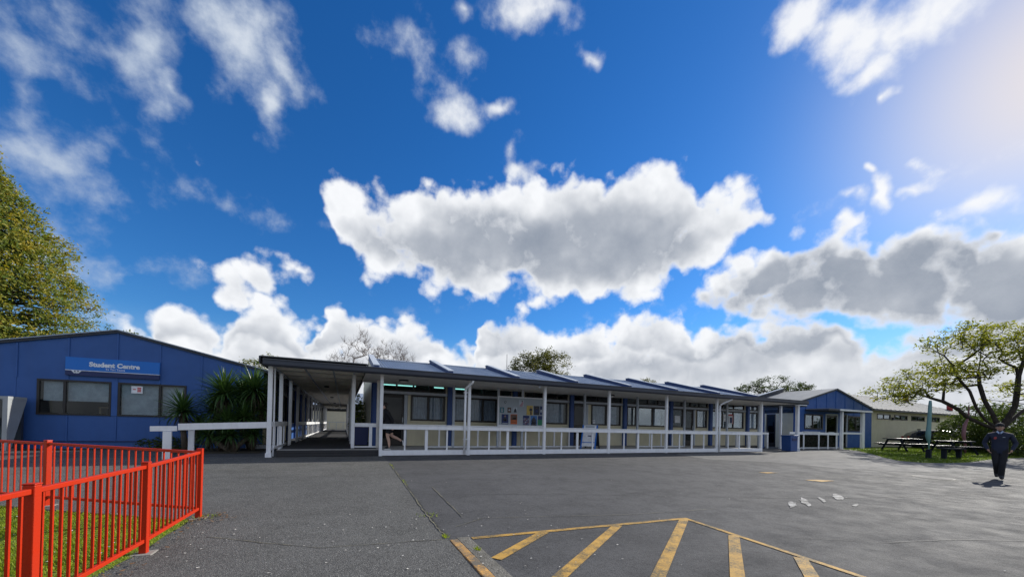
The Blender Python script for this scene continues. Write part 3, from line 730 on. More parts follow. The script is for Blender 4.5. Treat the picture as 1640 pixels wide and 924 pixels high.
CL = [[(1.26, 3.94, 4)], [(4.26, 6.32, 3), (6.46, 7.02, 1)], [(7.34, 7.58, 1), (7.72, 8.66, 2), (8.80, 10.06, 2)], [(10.40, 13.40, 4)], [(13.74, 16.68, 4)],
      [(17.02, 19.86, 4)], [(20.22, 23.14, 3)], [(23.56, 24.52, 1)]]
ends = PG+[24.72]
for k in range(8):
    a, b = ends[k]+(.09 if k else .06), ends[k+1]-.09
    doors, wins = openings[k]
    cuts = [a]
    for d0, d1 in sorted(doors): cuts += [d0-.05, d1+.05]
    cuts.append(b)
    for i in range(0, len(cuts), 2):
        if cuts[i+1]-cuts[i] > .06: panel(cuts[i], cuts[i+1], FZ, 1.20)
    for d0, d1 in doors:
        door(block, 'x', WY+.03, d0, d1, FZ+.01, 2.25)
        panel(d0-.11, d0-.003, FZ+.004, 2.25, 'cap_grey', 'door_jamb', -.02, .08); panel(d1+.003, d1+.13, FZ+.004, 2.25, 'cap_grey', 'door_jamb', -.02, .08)
    # walls between the window openings
    solid = sorted([(w[0], w[1]) for w in wins]+[(d0-.12, d1+.14) for d0, d1 in doors])
    x = a
    for s0, s1 in solid+[(b, b)]:
        if s0-x > .03: panel(x, s0-.002, 1.203, 2.25)
        x = max(x, s1+.002)
    for (x0, x1, n, cu) in wins:
        window(block, 'x', WY, x0, x1, 1.20, 2.27, n, .075, curtains=cu, gl='glass' if cu else 'glass_dark')
        panel(x0, x1, 1.145, 1.197, 'cream_paint', 'window_sill', -.06, -.002)
    panel(a, b, 2.275, 2.385, 'cap_grey', 'transom_rail', -.035, .10)
    x = a
    for (x0, x1, n) in CL[k]:
        if x0-x > .03: panel(x, x0-.002, 2.388, 2.85)
        window(block, 'x', WY, x0, x1, 2.388, 2.85, n, .06, gl='glass', name='clerestory_window'); x = x1+.002
    if b-x > .03: panel(x, b, 2.388, 2.85)
panel(1.03, 24.9, 2.853, 3.16, 'soffit_paint', 'wall_plate')
for x in PG: MB().box(x-.10, x+.10, WY-.15, WY+.05, FZ, 2.84).build('pillar', 'pillar_blue', block, .006)
MB().box(24.60, 24.95, WY-.16, WY+.05, 0, 2.84).build('pillar', 'pillar_blue', block, .006)
# end walls, back, interior
def gable_yz(z_eave, z_ridge, y0, yr, y1, z0): return [(y0, z0), (y1, z0), (y1, z_eave), (yr, z_ridge), (y0, z_eave)]
gb = gable_yz(3.14, 4.14, WY+.125, 20, 24.6, 0)
MB().prism(gb, 'x', 1.03, 1.15).build('end_wall', 'cream_paint', block)
MB().prism(gb, 'x', 24.80, 24.92).build('end_wall', 'blue_paint', block)
MB().box(1.16, 24.79, 24.48, 24.6, 0, 3.1).build('back_wall', 'interior', block)
MB().box(1.16, 24.79, WY+.13, 24.47, .05, .16).build('floor', 'interior', block)
MB().box(1.16, 24.79, WY+.13, 24.47, 2.95, 3.05).build('ceiling', 'soffit_paint', block)
for x in (7.2, 13.6, 20.05): MB().box(x-.06, x+.06, WY+.3, 24.4, .17, 2.94).build('partition', 'interior', block)
MB().box(.98, 1.03, WY+.02, 16.32, FZ, 2.86).build('corner_board', 'pillar_blue', block)
# roof: a corrugated sheet per bay, a raised rib on every frame line, ridge capping
RX = [1.12, 4.12, 7.25, 10.45, 13.80, 17.15, 20.60, 24.10]
def slope_z(y): return 3.20+(y-15.85)*.2457
def corr_panel(x0, x1, mat='roof_steel', pitch=.122, amp=.030):
    n = int((x1-x0)/pitch)*6; mb = MB(); vs = []
    for i in range(n+1):
        x = x0+(x1-x0)*i/n; dzz = amp*math.cos(2*PI*(x-x0)/pitch)
        vs += [(x, 15.85, slope_z(15.85)+dzz), (x, 20.0, slope_z(20.0)+dzz)]
    mb.add(vs, [(2*i, 2*i+2, 2*i+3, 2*i+1) for i in range(n)], True)
    return mb
for x0, x1 in zip(RX, RX[1:]):
    corr_panel(x0+.09, x1-.09).build('roof_panel', 'roof_steel', block)
    MB().add([(x0, 20.0, 4.215), (x1, 20.0, 4.215), (x1, 25.0, 3.0), (x0, 25.0, 3.0)], [(0, 1, 2, 3)]).build('roof_panel', 'roof_steel', block)
for x in RX:
    r = MB().prism([(15.80, 3.08), (20.0, 4.12), (20.0, 4.37), (19.7, 4.37), (15.80, 3.34)], 'x', x-.085, x+.085).build('roof_rib', 'rib_blue', block)
    MB().prism([(15.78, 3.343), (19.7, 4.373), (20.02, 4.373), (20.02, 4.402), (19.69, 4.402), (15.78, 3.373)], 'x', x-.12, x+.12).build('flashing', 'cap_grey', r)
MB().prism([(19.85, 4.20), (20.0, 4.245), (20.15, 4.20), (20.15, 4.23), (20.0, 4.275), (19.85, 4.23)], 'x', 1.21, 24.0).build('ridge_cap', 'roof_steel', block)
aer = MB().cyl((5.5+3.0, 20.1, 4.2), (8.5, 20.1, 5.2), .014, n=6)
aer.build('vent_pipe', 'charcoal', block)
# fluorescent tubes inside
for x0, x1 in ((1.55, 2.95), (3.80, 5.52)):
    t = thing('fluorescent_light', 'lit fluorescent tube seen through the '+('clerestory above the first classroom door' if x0 < 2 else 'clerestory beside the second blue pillar'), 'ceiling light', ((x0+x1)/2, 17.6, 2.78), 'lit fluorescent tubes in the classroom')
    MB().box(x0-.04, x1+.04, 17.54, 17.66, 2.82, 2.95).build('fitting', 'soffit_paint', t)
    MB().cyl((x0, 17.6, 2.78), (x1, 17.6, 2.78), .022).build('tube', 'tube_light', t)

# notices taped inside the windows
def notice(nm, label, x, z, w, h, mat, y=WY-.012, parts=()):
    t = thing(nm, label, 'notice', (x, y, z))
    MB().box(x-w/2, x+w/2, y-.004, y, z-h/2, z+h/2).build('sheet', mat, t)
    for (a, b, c, d, m2) in parts: MB().box(x+a*w-w*c/2, x+a*w+w*c/2, y-.008, y-.0045, z+b*h-h*d/2, z+b*h+h*d/2).build('print', m2, t)
notice('notice_sheet', 'pale blank sheet taped inside a dark window beside a classroom door', 17.42, 1.66, .42, .40, 'paper')
notice('notice_sheet', 'small white note in the corner of the curtained window behind the sandwich board', 11.66, 1.38, .14, .18, 'paper', parts=((0, .1, .6, .3, 'board_grey'),))
notice('notice_sheet', 'white sheet on the glass left of the red and white poster', 21.35, 1.86, .22, .46, 'paper', parts=((0, 0, .9, .06, 'board_grey'),))
notice('notice_poster', 'red and white poster in the classroom window near the veranda end', 21.95, 1.80, .50, .60, 'paper', parts=((.36, 0, .28, 1., 'paper_red'), (-.05, -.12, .4, .6, 'navy'), (-.05, .42, 1., .16, 'paper_red')))

# ------------------------------------------------------------------ notice board with posters
nb = thing('notice_board', 'wide pale grey notice board covered in posters on the classroom wall', 'notice board', (6.98, 14.82, 1.08))
MB().box(5.94, 8.02, 14.80, 14.848, 1.11, 2.28).build('board', 'board_grey', nb)
for a, b, c, d in ((5.89, 8.07, 2.28, 2.325), (5.89, 8.07, 1.05, 1.108)): MB().box(a, b, 14.78, 14.853, c, d).build('frame_rail', 'white_paint', nb)
for a, b in ((5.89, 5.938), (8.022, 8.07)): MB().box(a, b, 14.782, 14.851, 1.11, 2.278).build('frame_rail', 'white_paint', nb)
PCOL = {}
def pcol(nm, c):
    if nm not in MATS: plain(nm, c, .5)
    return nm
def poster(label, x0, x1, z0, z1, base, parts):
    x0, x1 = x0*.933, x1*.933; z0, z1 = 1.07+(z0-1.07)*.933, 1.07+(z1-1.07)*.933
    t = thing('poster', label, 'poster', ((x0+x1)/2, 14.799, z0), 'posters on the notice board')
    MB().box(x0, x1, 14.792, 14.799, z0, z1).build('sheet', base, t)
    w, h = x1-x0, z1-z0
    for pts, m in parts:
        MB().prism([(x0+a*w, z0+b*h) for a, b in pts], 'y', 14.788, 14.7915).build('print', m, t)
pcol('p_navy', (.015, .03, .12)); pcol('p_orange', (.55, .12, .03)); pcol('p_brown', (.10, .06, .045)); pcol('p_yellow', (.55, .40, .10)); pcol('p_dark', (.03, .035, .05))
pcol('p_teal', (.04, .16, .20)); pcol('p_green', (.02, .20, .10)); pcol('p_pale', (.50, .55, .60)); pcol('p_pink', (.45, .28, .32)); pcol('p_skin', (.30, .19, .14)); pcol('p_blue', (.05, .16, .40))
def figure(cx, s=1., top=.85):     # head and shoulders in flat print
    hd = [(cx+.11*s*math.cos(a*PI/5), top-.12*s+.10*s*math.sin(a*PI/5)) for a in range(10)]
    sh = [(cx-.30*s, top-.62*s), (cx+.30*s, top-.62*s), (cx+.26*s, top-.32*s), (cx+.1*s, top-.24*s), (cx-.1*s, top-.24*s), (cx-.26*s, top-.32*s)]
    return hd, sh
R4 = lambda a, b, c, d: [(a, b), (c, b), (c, d), (a, d)]
def fig(cx, s, top, m1, m2): h, b = figure(cx, s, top); return [(h, m1), (b, m2)]
poster('small dark teal poster, leftmost of the middle row', 6.42, 6.62, 1.67, 1.91, 'p_teal', [(R4(.3, .15, .7, .8), 'p_pale'), (R4(.42, .3, .58, .7), 'p_dark')])
poster('small brown photograph poster in the middle row between two dark ones', 6.79, 6.97, 1.68, 1.91, 'p_brown', fig(.5, .8, .85, 'p_skin', 'p_pale'))
poster('small pale poster with a dark hooded figure at the right end of the middle row', 7.08, 7.27, 1.70, 1.93, 'p_pale', [([(.1, 0), (.9, 0), (.8, .5), (.5, .85), (.2, .5)], 'p_dark')])
poster('navy poster of a seated figure at the bottom left of the board', 6.51, 6.84, 1.15, 1.60, 'p_navy', fig(.5, 1., .92, 'p_skin', 'p_dark')+[(R4(.3, .34, .7, .46), 'p_pale'), (R4(.1, .06, .9, .12), 'p_pale')])
poster('orange poster with a dark picture on its upper half, bottom row', 6.95, 7.28, 1.16, 1.61, 'p_orange', [(R4(.06, .42, .94, .94), 'p_brown'), (R4(.35, .5, .9, .62), 'p_pale'), (R4(.1, .2, .85, .27), 'p_brown')])
poster('pale pink leaflet with a dark peak at the top of the board', 7.36, 7.60, 1.98, 2.28, 'p_pale', [([(.05, .02), (.75, .02), (.95, .6), (.7, .8)], 'p_pink'), ([(.5, .75), (.85, .75), (.68, .95)], 'p_dark')])
poster('yellow poster with a standing dark figure, upper right of the board', 7.76, 8.08, 1.60, 2.04, 'p_yellow', fig(.68, .8, .92, 'p_skin', 'p_dark')+[(R4(.55, .02, .82, .40), 'p_brown')])
poster('dark poster with a white crescent beside the yellow one', 8.13, 8.43, 1.61, 2.04, 'p_dark', fig(.5, .9, .85, 'p_brown', 'p_navy')+[([(.42, .35), (.58, .38), (.60, .52), (.45, .52), (.53, .47)], 'p_pale')])
poster('navy crowd poster, first of the lower right row', 7.58, 7.91, 1.13, 1.57, 'p_navy', [(R4(.1+.22*i, .1+.17*j, .22+.22*i, .2+.17*j), ('p_pale', 'p_pink', 'p_skin')[(i+2*j) % 3]) for i in range(4) for j in range(4)])
poster('dark poster with a pale swoosh in the lower right row', 7.97, 8.31, 1.12, 1.58, 'p_blue', [([(.1, 0), (.9, 0), (.85, .6), (.5, .9), (.15, .6)], 'p_dark'), ([(.1, .30), (.9, .10), (.92, .16), (.12, .38)], 'p_pale')])
poster('green and navy poster at the lower right corner of the board', 8.36, 8.58, 1.13, 1.58, 'p_green', [(R4(.0, .6, 1, 1), 'p_navy')])
poster('narrow dark blue poster at the right edge above the green one', 8.46, 8.58, 1.63, 2.04, 'p_navy', [(R4(.2, .3, .8, .6), 'p_pale')])
lg = MB()
for k in range(16):
    a, b = 2*PI*k/16, 2*PI*(k+1)/16
    lg.prism([(6.23+.05*math.cos(a), 2.08+.055*math.sin(a)), (6.23+.05*math.cos(b), 2.08+.055*math.sin(b)), (6.23+.035*math.cos(b), 2.08+.04*math.sin(b)), (6.23+.035*math.cos(a), 2.08+.04*math.sin(a))], 'y', 14.794, 14.799)
lg.build('ring_emblem', 'p_dark', nb)

# ------------------------------------------------------------------ veranda
ver = thing('veranda', 'long white timber veranda with posts, railings and a dark gutter along the classroom block', 'veranda', (11, 13, 0))
MB().box(1.05, 20.25, 13.08, 15.99, .0, .155).build('deck', 'deck_pale', ver)
MB().prism([(20.25, 0), (23.3, 0), (20.25, .155)], 'y', 13.1, 15.9).build('ramp', 'asphalt_pale', ver)
PZ = 2.66
def post(parent, x, y, z0=0., z1=PZ, w=.10, mat='white_paint'):
    return MB().box(x-w/2, x+w/2, y-w/2, y+w/2, z0, z1).build('post', mat, parent, .006)
for x in GP: post(ver, x, 13.0)
for i, x in enumerate(GP[:-1]):
    x0, x1 = x+.052, GP[i+1]-.052
    MB().box(x0, x1, 12.955, 13.0, .88, 1.02).build('rail', 'white_paint', ver, .004)
    MB().box(x0, x1, 12.958, 12.998, .02, .19).build('base_board', 'white_paint', ver, .004)
    MB().box(x0, x1, 12.93, 13.02, 1.0225, 1.045).build('rail_cap', 'white_paint', ver, .004)
    for k, w in ((.25, .05), (.5, .095), (.75, .05)):
        xc = x0+(x1-x0)*k
        MB().box(xc-w/2, xc+w/2, 13.002, 13.046, .10, .98).build('baluster', 'white_paint', ver, .003)
# inner posts and rail
IP = [1.14, 4.02, 7.08, 10.32, 13.50, 16.75, 20.10]
for i, x in enumerate(IP): post(ver, x, 14.9, .155, PZ, .09, 'soffit_paint' if i in (0,) else 'cap_grey')
for x in (5.95, 23.75-.85): post(ver, x, 14.9, .1, PZ if x > 6 else 2.655, .085, 'cap_grey')
for i, (x0, x1) in enumerate(zip(IP, IP[1:])):
    if i in (3, 5): xs_ = [(x0+.05, x0+.1)] if False else []
    else: xs_ = [(max(x0+.05, 2.9) if i == 0 else x0+.047, x1-.047)]
    for a, b in xs_:
        MB().box(a, b, 14.88, 14.92, .16, .215).build('base_board', 'white_paint', ver)
        MB().box(a, b, 14.88, 14.92, .90, 1.02).build('rail', 'white_paint', ver)
        n = max(2, int((b-a)/.75))
        for k in range(0 if i == 0 else 1, n):
            xc = a+(b-a)*k/n+.03
            MB().box(xc-.03, xc+.03, 14.922, 14.955, .2, .95).build('baluster', 'white_paint', ver)
# soffit boards, roof sheet, fascia and gutter
sb = [.60]+[x for x in GP[1:]]+[23.42]
for x0, x1 in zip(sb, sb[1:]):
    MB().box(x0+.006, x1-.006, 12.63, 14.28, 2.662, 2.685).build('soffit_board', 'soffit_paint', ver)
    MB().box(x0+.006, x1-.006, 14.30, 15.94, 2.664, 2.687).build('soffit_board', 'soffit_paint', ver)
MB().prism([(12.56, 2.79), (15.92, 3.02), (15.92, 3.05), (12.56, 2.82)], 'x', -2.12, 23.46).build('roof_sheet', 'roof_pale', ver)
MB().prism([(12.52, 2.61), (12.63, 2.61), (12.63, 2.785), (12.50, 2.785), (12.50, 2.74), (12.49, 2.66)], 'x', -2.12, 23.46).build('gutter', 'charcoal', ver, .008)
MB().box(-2.10, 23.44, 12.49, 12.53, 2.788, 2.803).build('gutter_lip', 'charcoal', ver)
MB().box(23.425, 23.46, 12.64, 15.9, 2.63, 2.80).build('end_fascia', 'charcoal', ver)
# downpipes
dp = MB().tube([(4.06, 12.56, 2.62), (4.06, 12.60, 2.55), (3.93, 12.86, 2.40), (3.90, 12.90, 2.33)], [.04]*4, 10).tube([(3.90, 12.90, 2.36), (3.90, 12.90, .06)], [.04]*2, 10)
dpo = dp.build('downpipe', 'white_paint', ver)
for z in (.55, 2.2): MB().box(3.845, 4.02, 12.893, 12.953, z, z+.03).build('bracket', 'white_paint', dpo)
dp = MB().tube([(17.30, 12.56, 2.62), (17.20, 12.62, 2.55), (16.95, 12.88, 2.36), (16.90, 12.91, 2.28)], [.04]*4, 10).tube([(16.90, 12.91, 2.30), (16.90, 12.91, .06)], [.04]*2, 10)
dp.build('downpipe', 'white_paint', ver)
for x, y, lab in ((1.95, 14.2, 'round black rimmed ceiling light above the veranda by the first door'), (11.6, 14.6, 'round black rimmed ceiling light under the veranda soffit above the sandwich board')):
    t = thing('ceiling_light', lab, 'ceiling light', (x, y, 2.66), 'round lights under the veranda roof')
    MB().cyl((x, y, 2.661), (x, y, 2.60), .17, .17, 20).build('rim', 'charcoal', t)
    MB().ell((x, y, 2.605), (.145, .145, .05), 16, 8).build('diffuser', 'soffit_paint', t)
cc = thing('security_camera', 'small white security camera under the veranda gutter', 'camera', (6.78, 12.72, 2.6))
MB().box(6.74, 6.82, 12.70, 12.78, 2.60, 2.661).build('bracket', 'white_paint', cc)
MB().cyl((6.70, 12.62, 2.56), (6.80, 12.82, 2.60), .035, n=10).build('body', 'cap_grey', cc)

# ------------------------------------------------------------------ sandwich board on the deck
sw = thing('sandwich_board', 'white and blue folding sandwich board standing open on the veranda', 'sign', (9.95, 13.9, .155))
ax = Vector((.62, -.78, 0)).normalized(); nrm = Vector((ax.y, -ax.x, 0))       # ridge direction and the way the front leans
if nrm.x > 0: nrm = -nrm
apex = Vector((9.95, 13.90, 1.20))
def leaf_pts(side, w0, w1, t0, t1, th0, th1):
    """a slab on one leaf: width from w0 to w1, height share t0 (top) to t1 (foot), thickness th0..th1 outwards"""
    foot = apex+nrm*side*.36; foot.z = .158
    d = foot-apex; out = d.cross(ax).normalized()
    if out.dot(nrm*side) < 0: out = -out
    P = lambda w, t, o: apex+ax*w+d*t+out*o
    return [P(w0, t0, th0), P(w1, t0, th0), P(w1, t1, th0), P(w0, t1, th0), P(w0, t0, th1), P(w1, t0, th1), P(w1, t1, th1), P(w0, t1, th1)]
BX = [(3, 2, 1, 0), (4, 5, 6, 7), (0, 1, 5, 4), (1, 2, 6, 5), (2, 3, 7, 6), (3, 0, 4, 7)]
def leafbox(nm, mat, parent, *a): return MB().add(leaf_pts(*a), BX).build(nm, mat, parent)
for side, lab in ((1, 'front_leaf'), (-1, 'back_leaf')):
    f = MB()
    for a in ((side, -.34, -.28, .0, 1., -.012, .012), (side, .28, .34, .0, 1., -.012, .012)): f.add(leaf_pts(*a), BX)
    fo = f.build('leaf_frame', 'sign_blue' if side == 1 else 'charcoal', sw)
    leafbox('panel', 'paper' if side == 1 else 'charcoal', fo, side, -.28, .28, .02, .90, -.008, .008)
    if side == 1:
        leafbox('stripe', 'sign_blue', fo, side, -.28, .28, .16, .23, .009, .012)
        leafbox('stripe', 'sign_blue', fo, side, -.28, .28, .72, .75, .009, .012)
        leafbox('print', 'navy', fo, side, -.06, .10, .45, .49, .009, .012)
        leafbox('print', 'board_grey', fo, side, -.2, .2, .05, .12, .009, .012)
MB().bar(apex-ax*.34, apex+ax*.34, .03, .03).build('hinge', 'grey_metal', sw)

# ------------------------------------------------------------------ covered walkway running back beside the block
wk = thing('covered_walkway', 'covered walkway with white posts and railings running back between the buildings', 'walkway', (-.8, 13.5, 0))
MB().box(-1.80, 1.04, 13.05, 52, .0, .20).build('floor', 'deck_dark', wk)
MB().box(-1.80, 1.04, 13.03, 13.13, .203, .225).build('step_edge', 'deck_edge', wk)
for z0, z1 in ((.02, .105), (.115, .20)): MB().box(-1.80, 1.04, 13.01, 13.045, z0, z1).build('step_board', 'deck_dark', wk)
post(wk, -1.99, 13.0, 0, PZ, .115)
MB().box(-2.07, -1.91, 12.915, 13.0-.06, .0, .13).build('post_base', 'white_paint', wk)
post(wk, -1.93, 13.34, .0, PZ, .04)
LY = [15.1, 17.6, 20.2, 23.0, 25.9, 28.8, 31.6, 34.4, 37.2, 40.0, 42.8, 45.6, 48.4, 51.2]
for y in LY: post(wk, -1.99, y, 0, 2.70, .11)
for y in [14.0]+[16.8, 19.6, 22.4]+LY[4:]: post(wk, .28, y, .2, 2.70, .11)
def side_rail(x, y0, y1, nb, mat='white_paint'):
    MB().box(x-.02, x+.03, y0, y1, .90, 1.05).build('rail', mat, wk, .004)
    MB().box(x-.018, x+.02, y0, y1, .20, .27).build('base_board', mat, wk)
    for k in range(1, nb+1):
        y = y0+(y1-y0)*k/(nb+1); MB().box(x-.016, x+.018, y-.04, y+.04, .27, .90).build('baluster', mat, wk)
side_rail(-1.96, 13.1, 15.04, 2); side_rail(-1.96, 15.16, 16.3, 1)
for a, b in zip(LY[2:], LY[3:]): side_rail(-1.96, a+.06, b-.06, 2)
for a, b in zip([22.4]+LY[4:], LY[4:]): side_rail(.30, a+.06, b-.06, 2)
MB().box(.34, 1.03, 13.975, 14.02, .93, 1.06).build('rail', 'white_paint', wk, .004)
MB().box(.34, 1.03, 13.98, 14.015, .225, .27).build('base_board', 'white_paint', wk)
MB().box(.80, .90, 13.98, 14.02, .27, .93).build('baluster', 'white_paint', wk)
MB().box(-2.2, .62, 13.0, 52.2, 2.86, 2.885).build('roof_sheet', 'soffit_paint', wk)
MB().box(-2.2, .62, 12.64, 52.2, 2.89, 2.91).build('roof_sheet', 'roof_pale', wk)
MB().box(-2.1, .60, 12.635, 13.06, 2.66, 2.82).build('front_beam', 'soffit_paint', wk)
for y in [14.4+1.4*i for i in range(27)]: MB().box(-2.18, .60, y-.03, y+.03, 2.735, 2.858).build('cross_beam', 'soffit_paint', wk)
for x in (-1.99, -1.15, -.35, .28): MB().box(x-.025, x+.025, 13.07, 52.1, 2.69, 2.733).build('batten', 'cap_grey', wk)
for x in (-2.24, .625): MB().box(x, x+.035, 12.66, 52.2, 2.70, 2.90).build('gutter', 'charcoal', wk)
for y in (19., 27., 35., 43.):
    t = thing('bulkhead_light', 'small dark lamp under the walkway ceiling, '+{19.: 'nearest of the row', 27.: 'second from the front', 35.: 'third from the front', 43.: 'farthest of the row'}[y], 'ceiling light', (-.75, y, 2.69), 'lamps under the walkway ceiling')
    MB().cyl((-.75, y, 2.688), (-.75, y, 2.62), .11, .09, 12).build('lamp_body', 'charcoal', t)
far = thing('hall_building', 'cream building with a strip of high windows closing the far end of the walkway', 'building', (0, 56, 0))
fp = hv('x', 56.)
def fbox(nm, mat, *a): mb = MB(); fp(mb, *a); return mb.build(nm, mat, far)
fbox('wall', 'cream_paint', -9, 5.2, 0, 8, 0, 2.52); fbox('wall_plate', 'charcoal', -9.3, 5.4, -.5, 8.4, 3.05, 3.30)
for k in range(12): window(far, 'x', 56., -9+k*1.18, -9+k*1.18+1.17, 2.525, 3.048, 1, .07)
MB().prism([(55.4, 3.302), (64.6, 3.302), (60, 4.5)], 'x', -9.3, 5.4).build('roof', 'roof_steel', far)
MB().box(-8.9, 5.1, 63.8, 63.99, 2.52, 3.04).build('wall', 'interior', far)
hr = thing('handrail', 'thin grey handrail across the far end of the walkway', 'handrail', (-.6, 53.5, .2))
for a in (-1.7, -.9, -.1, .6): MB().box(a-.025, a+.025, 53.48, 53.52, 0, 1.05).build('post', 'cap_grey', hr)
MB().box(-2.2, 1.2, 53.47, 53.53, 1.052, 1.11).build('rail', 'cap_grey', hr)
gd = thing('dark_building', 'low dark roofed building glimpsed between the walkway and the classroom block', 'building', (1.7, 38, 0))
MB().box(.75, 9, 38, 44, 0, 2.1).build('wall', 'charcoal', gd); MB().box(.7, 9.2, 37.5, 44.5, 2.45, 2.75).build('fascia', 'charcoal', gd)
window(gd, 'x', 37.96, .85, 2.6, .9, 2.0, 2, .07); MB().box(.75, 9, 37.97, 38.2, 2.1, 2.2).build('transom_rail', 'cap_grey', gd)
MB().prism([(37.4, 2.752), (44.6, 2.752), (41, 4.0)], 'x', .7, 9.2).build('roof', 'roof_steel', gd)
bx = thing('wheelie_bin', 'dark wheelie bin standing behind the walkway railing', 'bin', (.62, 16.4, 0))
MB().prism([(.40, 0.05), (.86, .05), (.92, .95), (.36, .95)], 'y', 16.1, 16.7).build('bin_body', 'navy', bx, .02)
MB().box(.34, .94, 16.07, 16.76, .953, 1.0).build('lid', 'charcoal', bx, .015)

# white ramp handrail in front of the blue building
rr = thing('ramp_handrail', 'white timber handrail on two posts running left from the walkway corner post', 'handrail', (-3.2, 12.9, 0))
MB().bar((-4.58, 12.75, .795), (-4.04, 12.79, .81), .045, .135).build('rail', 'white_paint', rr, .005)
MB().bar((-4.02, 12.79, .853), (-2.05, 12.98, .945), .045, .175).build('rail', 'white_paint', rr, .005)
MB().box(-4.31, -4.13, 12.70, 12.76, -.02, .73).build('post', 'white_paint', rr, .006)
MB().box(-3.93, -3.80, 13.2, 13.26, -.02, .80).build('post', 'white_paint', rr, .006)
MB().bar((-3.865, 12.8, .80), (-3.865, 13.23, .80), .05, .06).build('brace', 'white_paint', rr)

# ------------------------------------------------------------------ Student Centre (blue gable on the left)
SY = 17.4
sc = thing('student_centre', 'dark blue gabled building with a Student Centre sign above its windows', 'building', (-7.16, SY, 0))
sput = hv('x', SY)
def sroof(x): return 4.02-abs(x+7.16)*.235
cuts_x = [-11.40, -10.75, -9.55, -8.37, -7.16, -6.02, -4.83, -3.65, -2.90]
WZ0, WZ1 = 1.11, 2.27
holes = [(-9.08, -7.29), (-7.12, -5.26)]
for a, b in zip(cuts_x, cuts_x[1:]):
    a_, b_ = a+.004, b-.004
    MB().box(a_, b_, SY, SY+.1, .25, WZ0).build('wall_panel', 'blue_paint', sc)
    MB().prism([(a_, WZ1), (b_, WZ1), (b_, sroof(b_)-.02), (a_, sroof(a_)-.02)], 'y', SY, SY+.1).build('wall_panel', 'blue_paint', sc)
    x = a_
    for h0, h1 in holes+[(b_, b_)]:
        if h0 > x and x < b_:
            e = min(h0, b_)
            if e-x > .02: MB().box(x, e, SY, SY+.1, WZ0, WZ1).build('wall_panel', 'blue_paint', sc)
        x = max(x, h1)
for x in cuts_x[1:-1]:
    MB().box(x-.025, x+.025, SY-.022, SY-.001, .25, WZ0-.01).build('batten', 'blue_paint', sc, .004)
    MB().box(x-.025, x+.025, SY-.022, SY-.001, WZ1+.01, sroof(x)-.07).build('batten', 'blue_paint', sc, .004)
MB().box(-7.285, -7.125, SY-.024, SY-.001, WZ0, WZ1+.05).build('batten', 'blue_paint', sc, .004)
MB().box(-11.40, -2.90, SY+.03, SY+.12, .0, .247).build('base_board', 'blue_paint', sc)
MB().box(-11.40, -2.90, SY-.02, SY+.02, .24, .262).build('base_trim', 'navy', sc)
MB().prism([(-11.9, sroof(-11.9)-.06), (-7.16, 3.96), (-2.42, sroof(-2.42)-.06), (-2.42, sroof(-2.42)+.035), (-7.16, 4.06), (-11.9, sroof(-11.9)+.035)], 'y', SY-.06, SY+.02).build('barge_board', 'charcoal', sc)
for s in (-1, 1):
    x1 = -7.16+s*4.78
    MB().prism([(-7.16, 4.04), (x1, sroof(x1)+.015), (x1, sroof(x1)+.045), (-7.16, 4.075)], 'y', SY-.10, 44).build('roof', 'roof_steel', sc)
    MB().box(min(x1, x1+s*.1), max(x1, x1+s*.1), SY-.08, 44, sroof(x1)-.14, sroof(x1)+.02).build('gutter', 'charcoal', sc)
w1 = window(sc, 'x', SY, -9.08, -7.29, WZ0, WZ1, 2, .06, bars=[.36])
MB().box(-8.98, -8.47, SY+.10, SY+.11, 1.57, 2.23).build('blind', 'blind', w1); MB().box(-8.40, -7.35, SY+.10, SY+.11, 1.58, 2.23).build('blind', 'blind', w1)
w2 = window(sc, 'x', SY, -7.12, -5.26, WZ0, WZ1, 2, .06, bars=[.60])
MB().box(-7.06, -6.03, SY+.10, SY+.11, 1.16, 2.22).build('blind', 'blind', w2); MB().box(-5.96, -5.32, SY+.10, SY+.11, 1.16, 2.22).build('blind', 'blind', w2)
MB().box(-9.3, -5.0, SY+.12, SY+5, .3, .34).build('floor', 'interior', sc); MB().box(-9.3, -5.0, SY+4.9, SY+5, .34, 2.6).build('partition', 'interior', sc)
for x in (-9.3, -5.1): MB().box(x, x+.1, SY+.12, SY+4.9, .34, 2.6).build('partition', 'interior', sc)
MB().box(-9.3, -5.0, SY+.12, SY+5, 2.602, 2.66).build('ceiling', 'interior', sc)
ds = thing('desk', 'small wooden desk frame behind the left window of the blue building', 'desk', (-7.55, SY+.6, .34))
for x in (-7.78, -7.34): MB().box(x, x+.04, SY+.45, SY+.8, .34, 1.38).build('leg', 'wood_timber', ds)
MB().box(-7.8, -7.28, SY+.43, SY+.82, 1.381, 1.42).build('desk_top', 'wood_timber', ds)
# right side wall beside the walkway
for i in range(7):
    y0 = SY+.12+i*3.4
    MB().box(-2.98, -2.90, y0, y0+3.38, 0, .90).build('wall_panel', 'cream_paint' if i in (0, 1) else 'blue_paint', sc)
    MB().box(-2.98, -2.90, y0, y0+3.38, 2.45, 2.98).build('wall_panel', 'charcoal', sc)
    window(sc, '-y', -2.90, y0+.25, y0+3.12, .905, 2.445, 3, .07, gl='glass_dark')
    MB().box(-2.99, -2.80, y0+3.14, y0+3.40, 0, 2.98).build('pillar', 'pillar_blue', sc)
MB().box(-11.40, -11.3, SY+.12, 43.9, 0, 2.98).build('wall', 'blue_paint', sc); MB().box(-11.3, -2.98, 43.8, 43.9, 0, 2.9).build('wall', 'interior', sc)
MB().box(-4.6, -4.5, SY+.12, 43.8, .0, 2.95).build('partition', 'interior', sc)
ep = thing('entry_step', 'low white edged entry step beside the blue building', 'step', (-2.6, 16.9, 0))
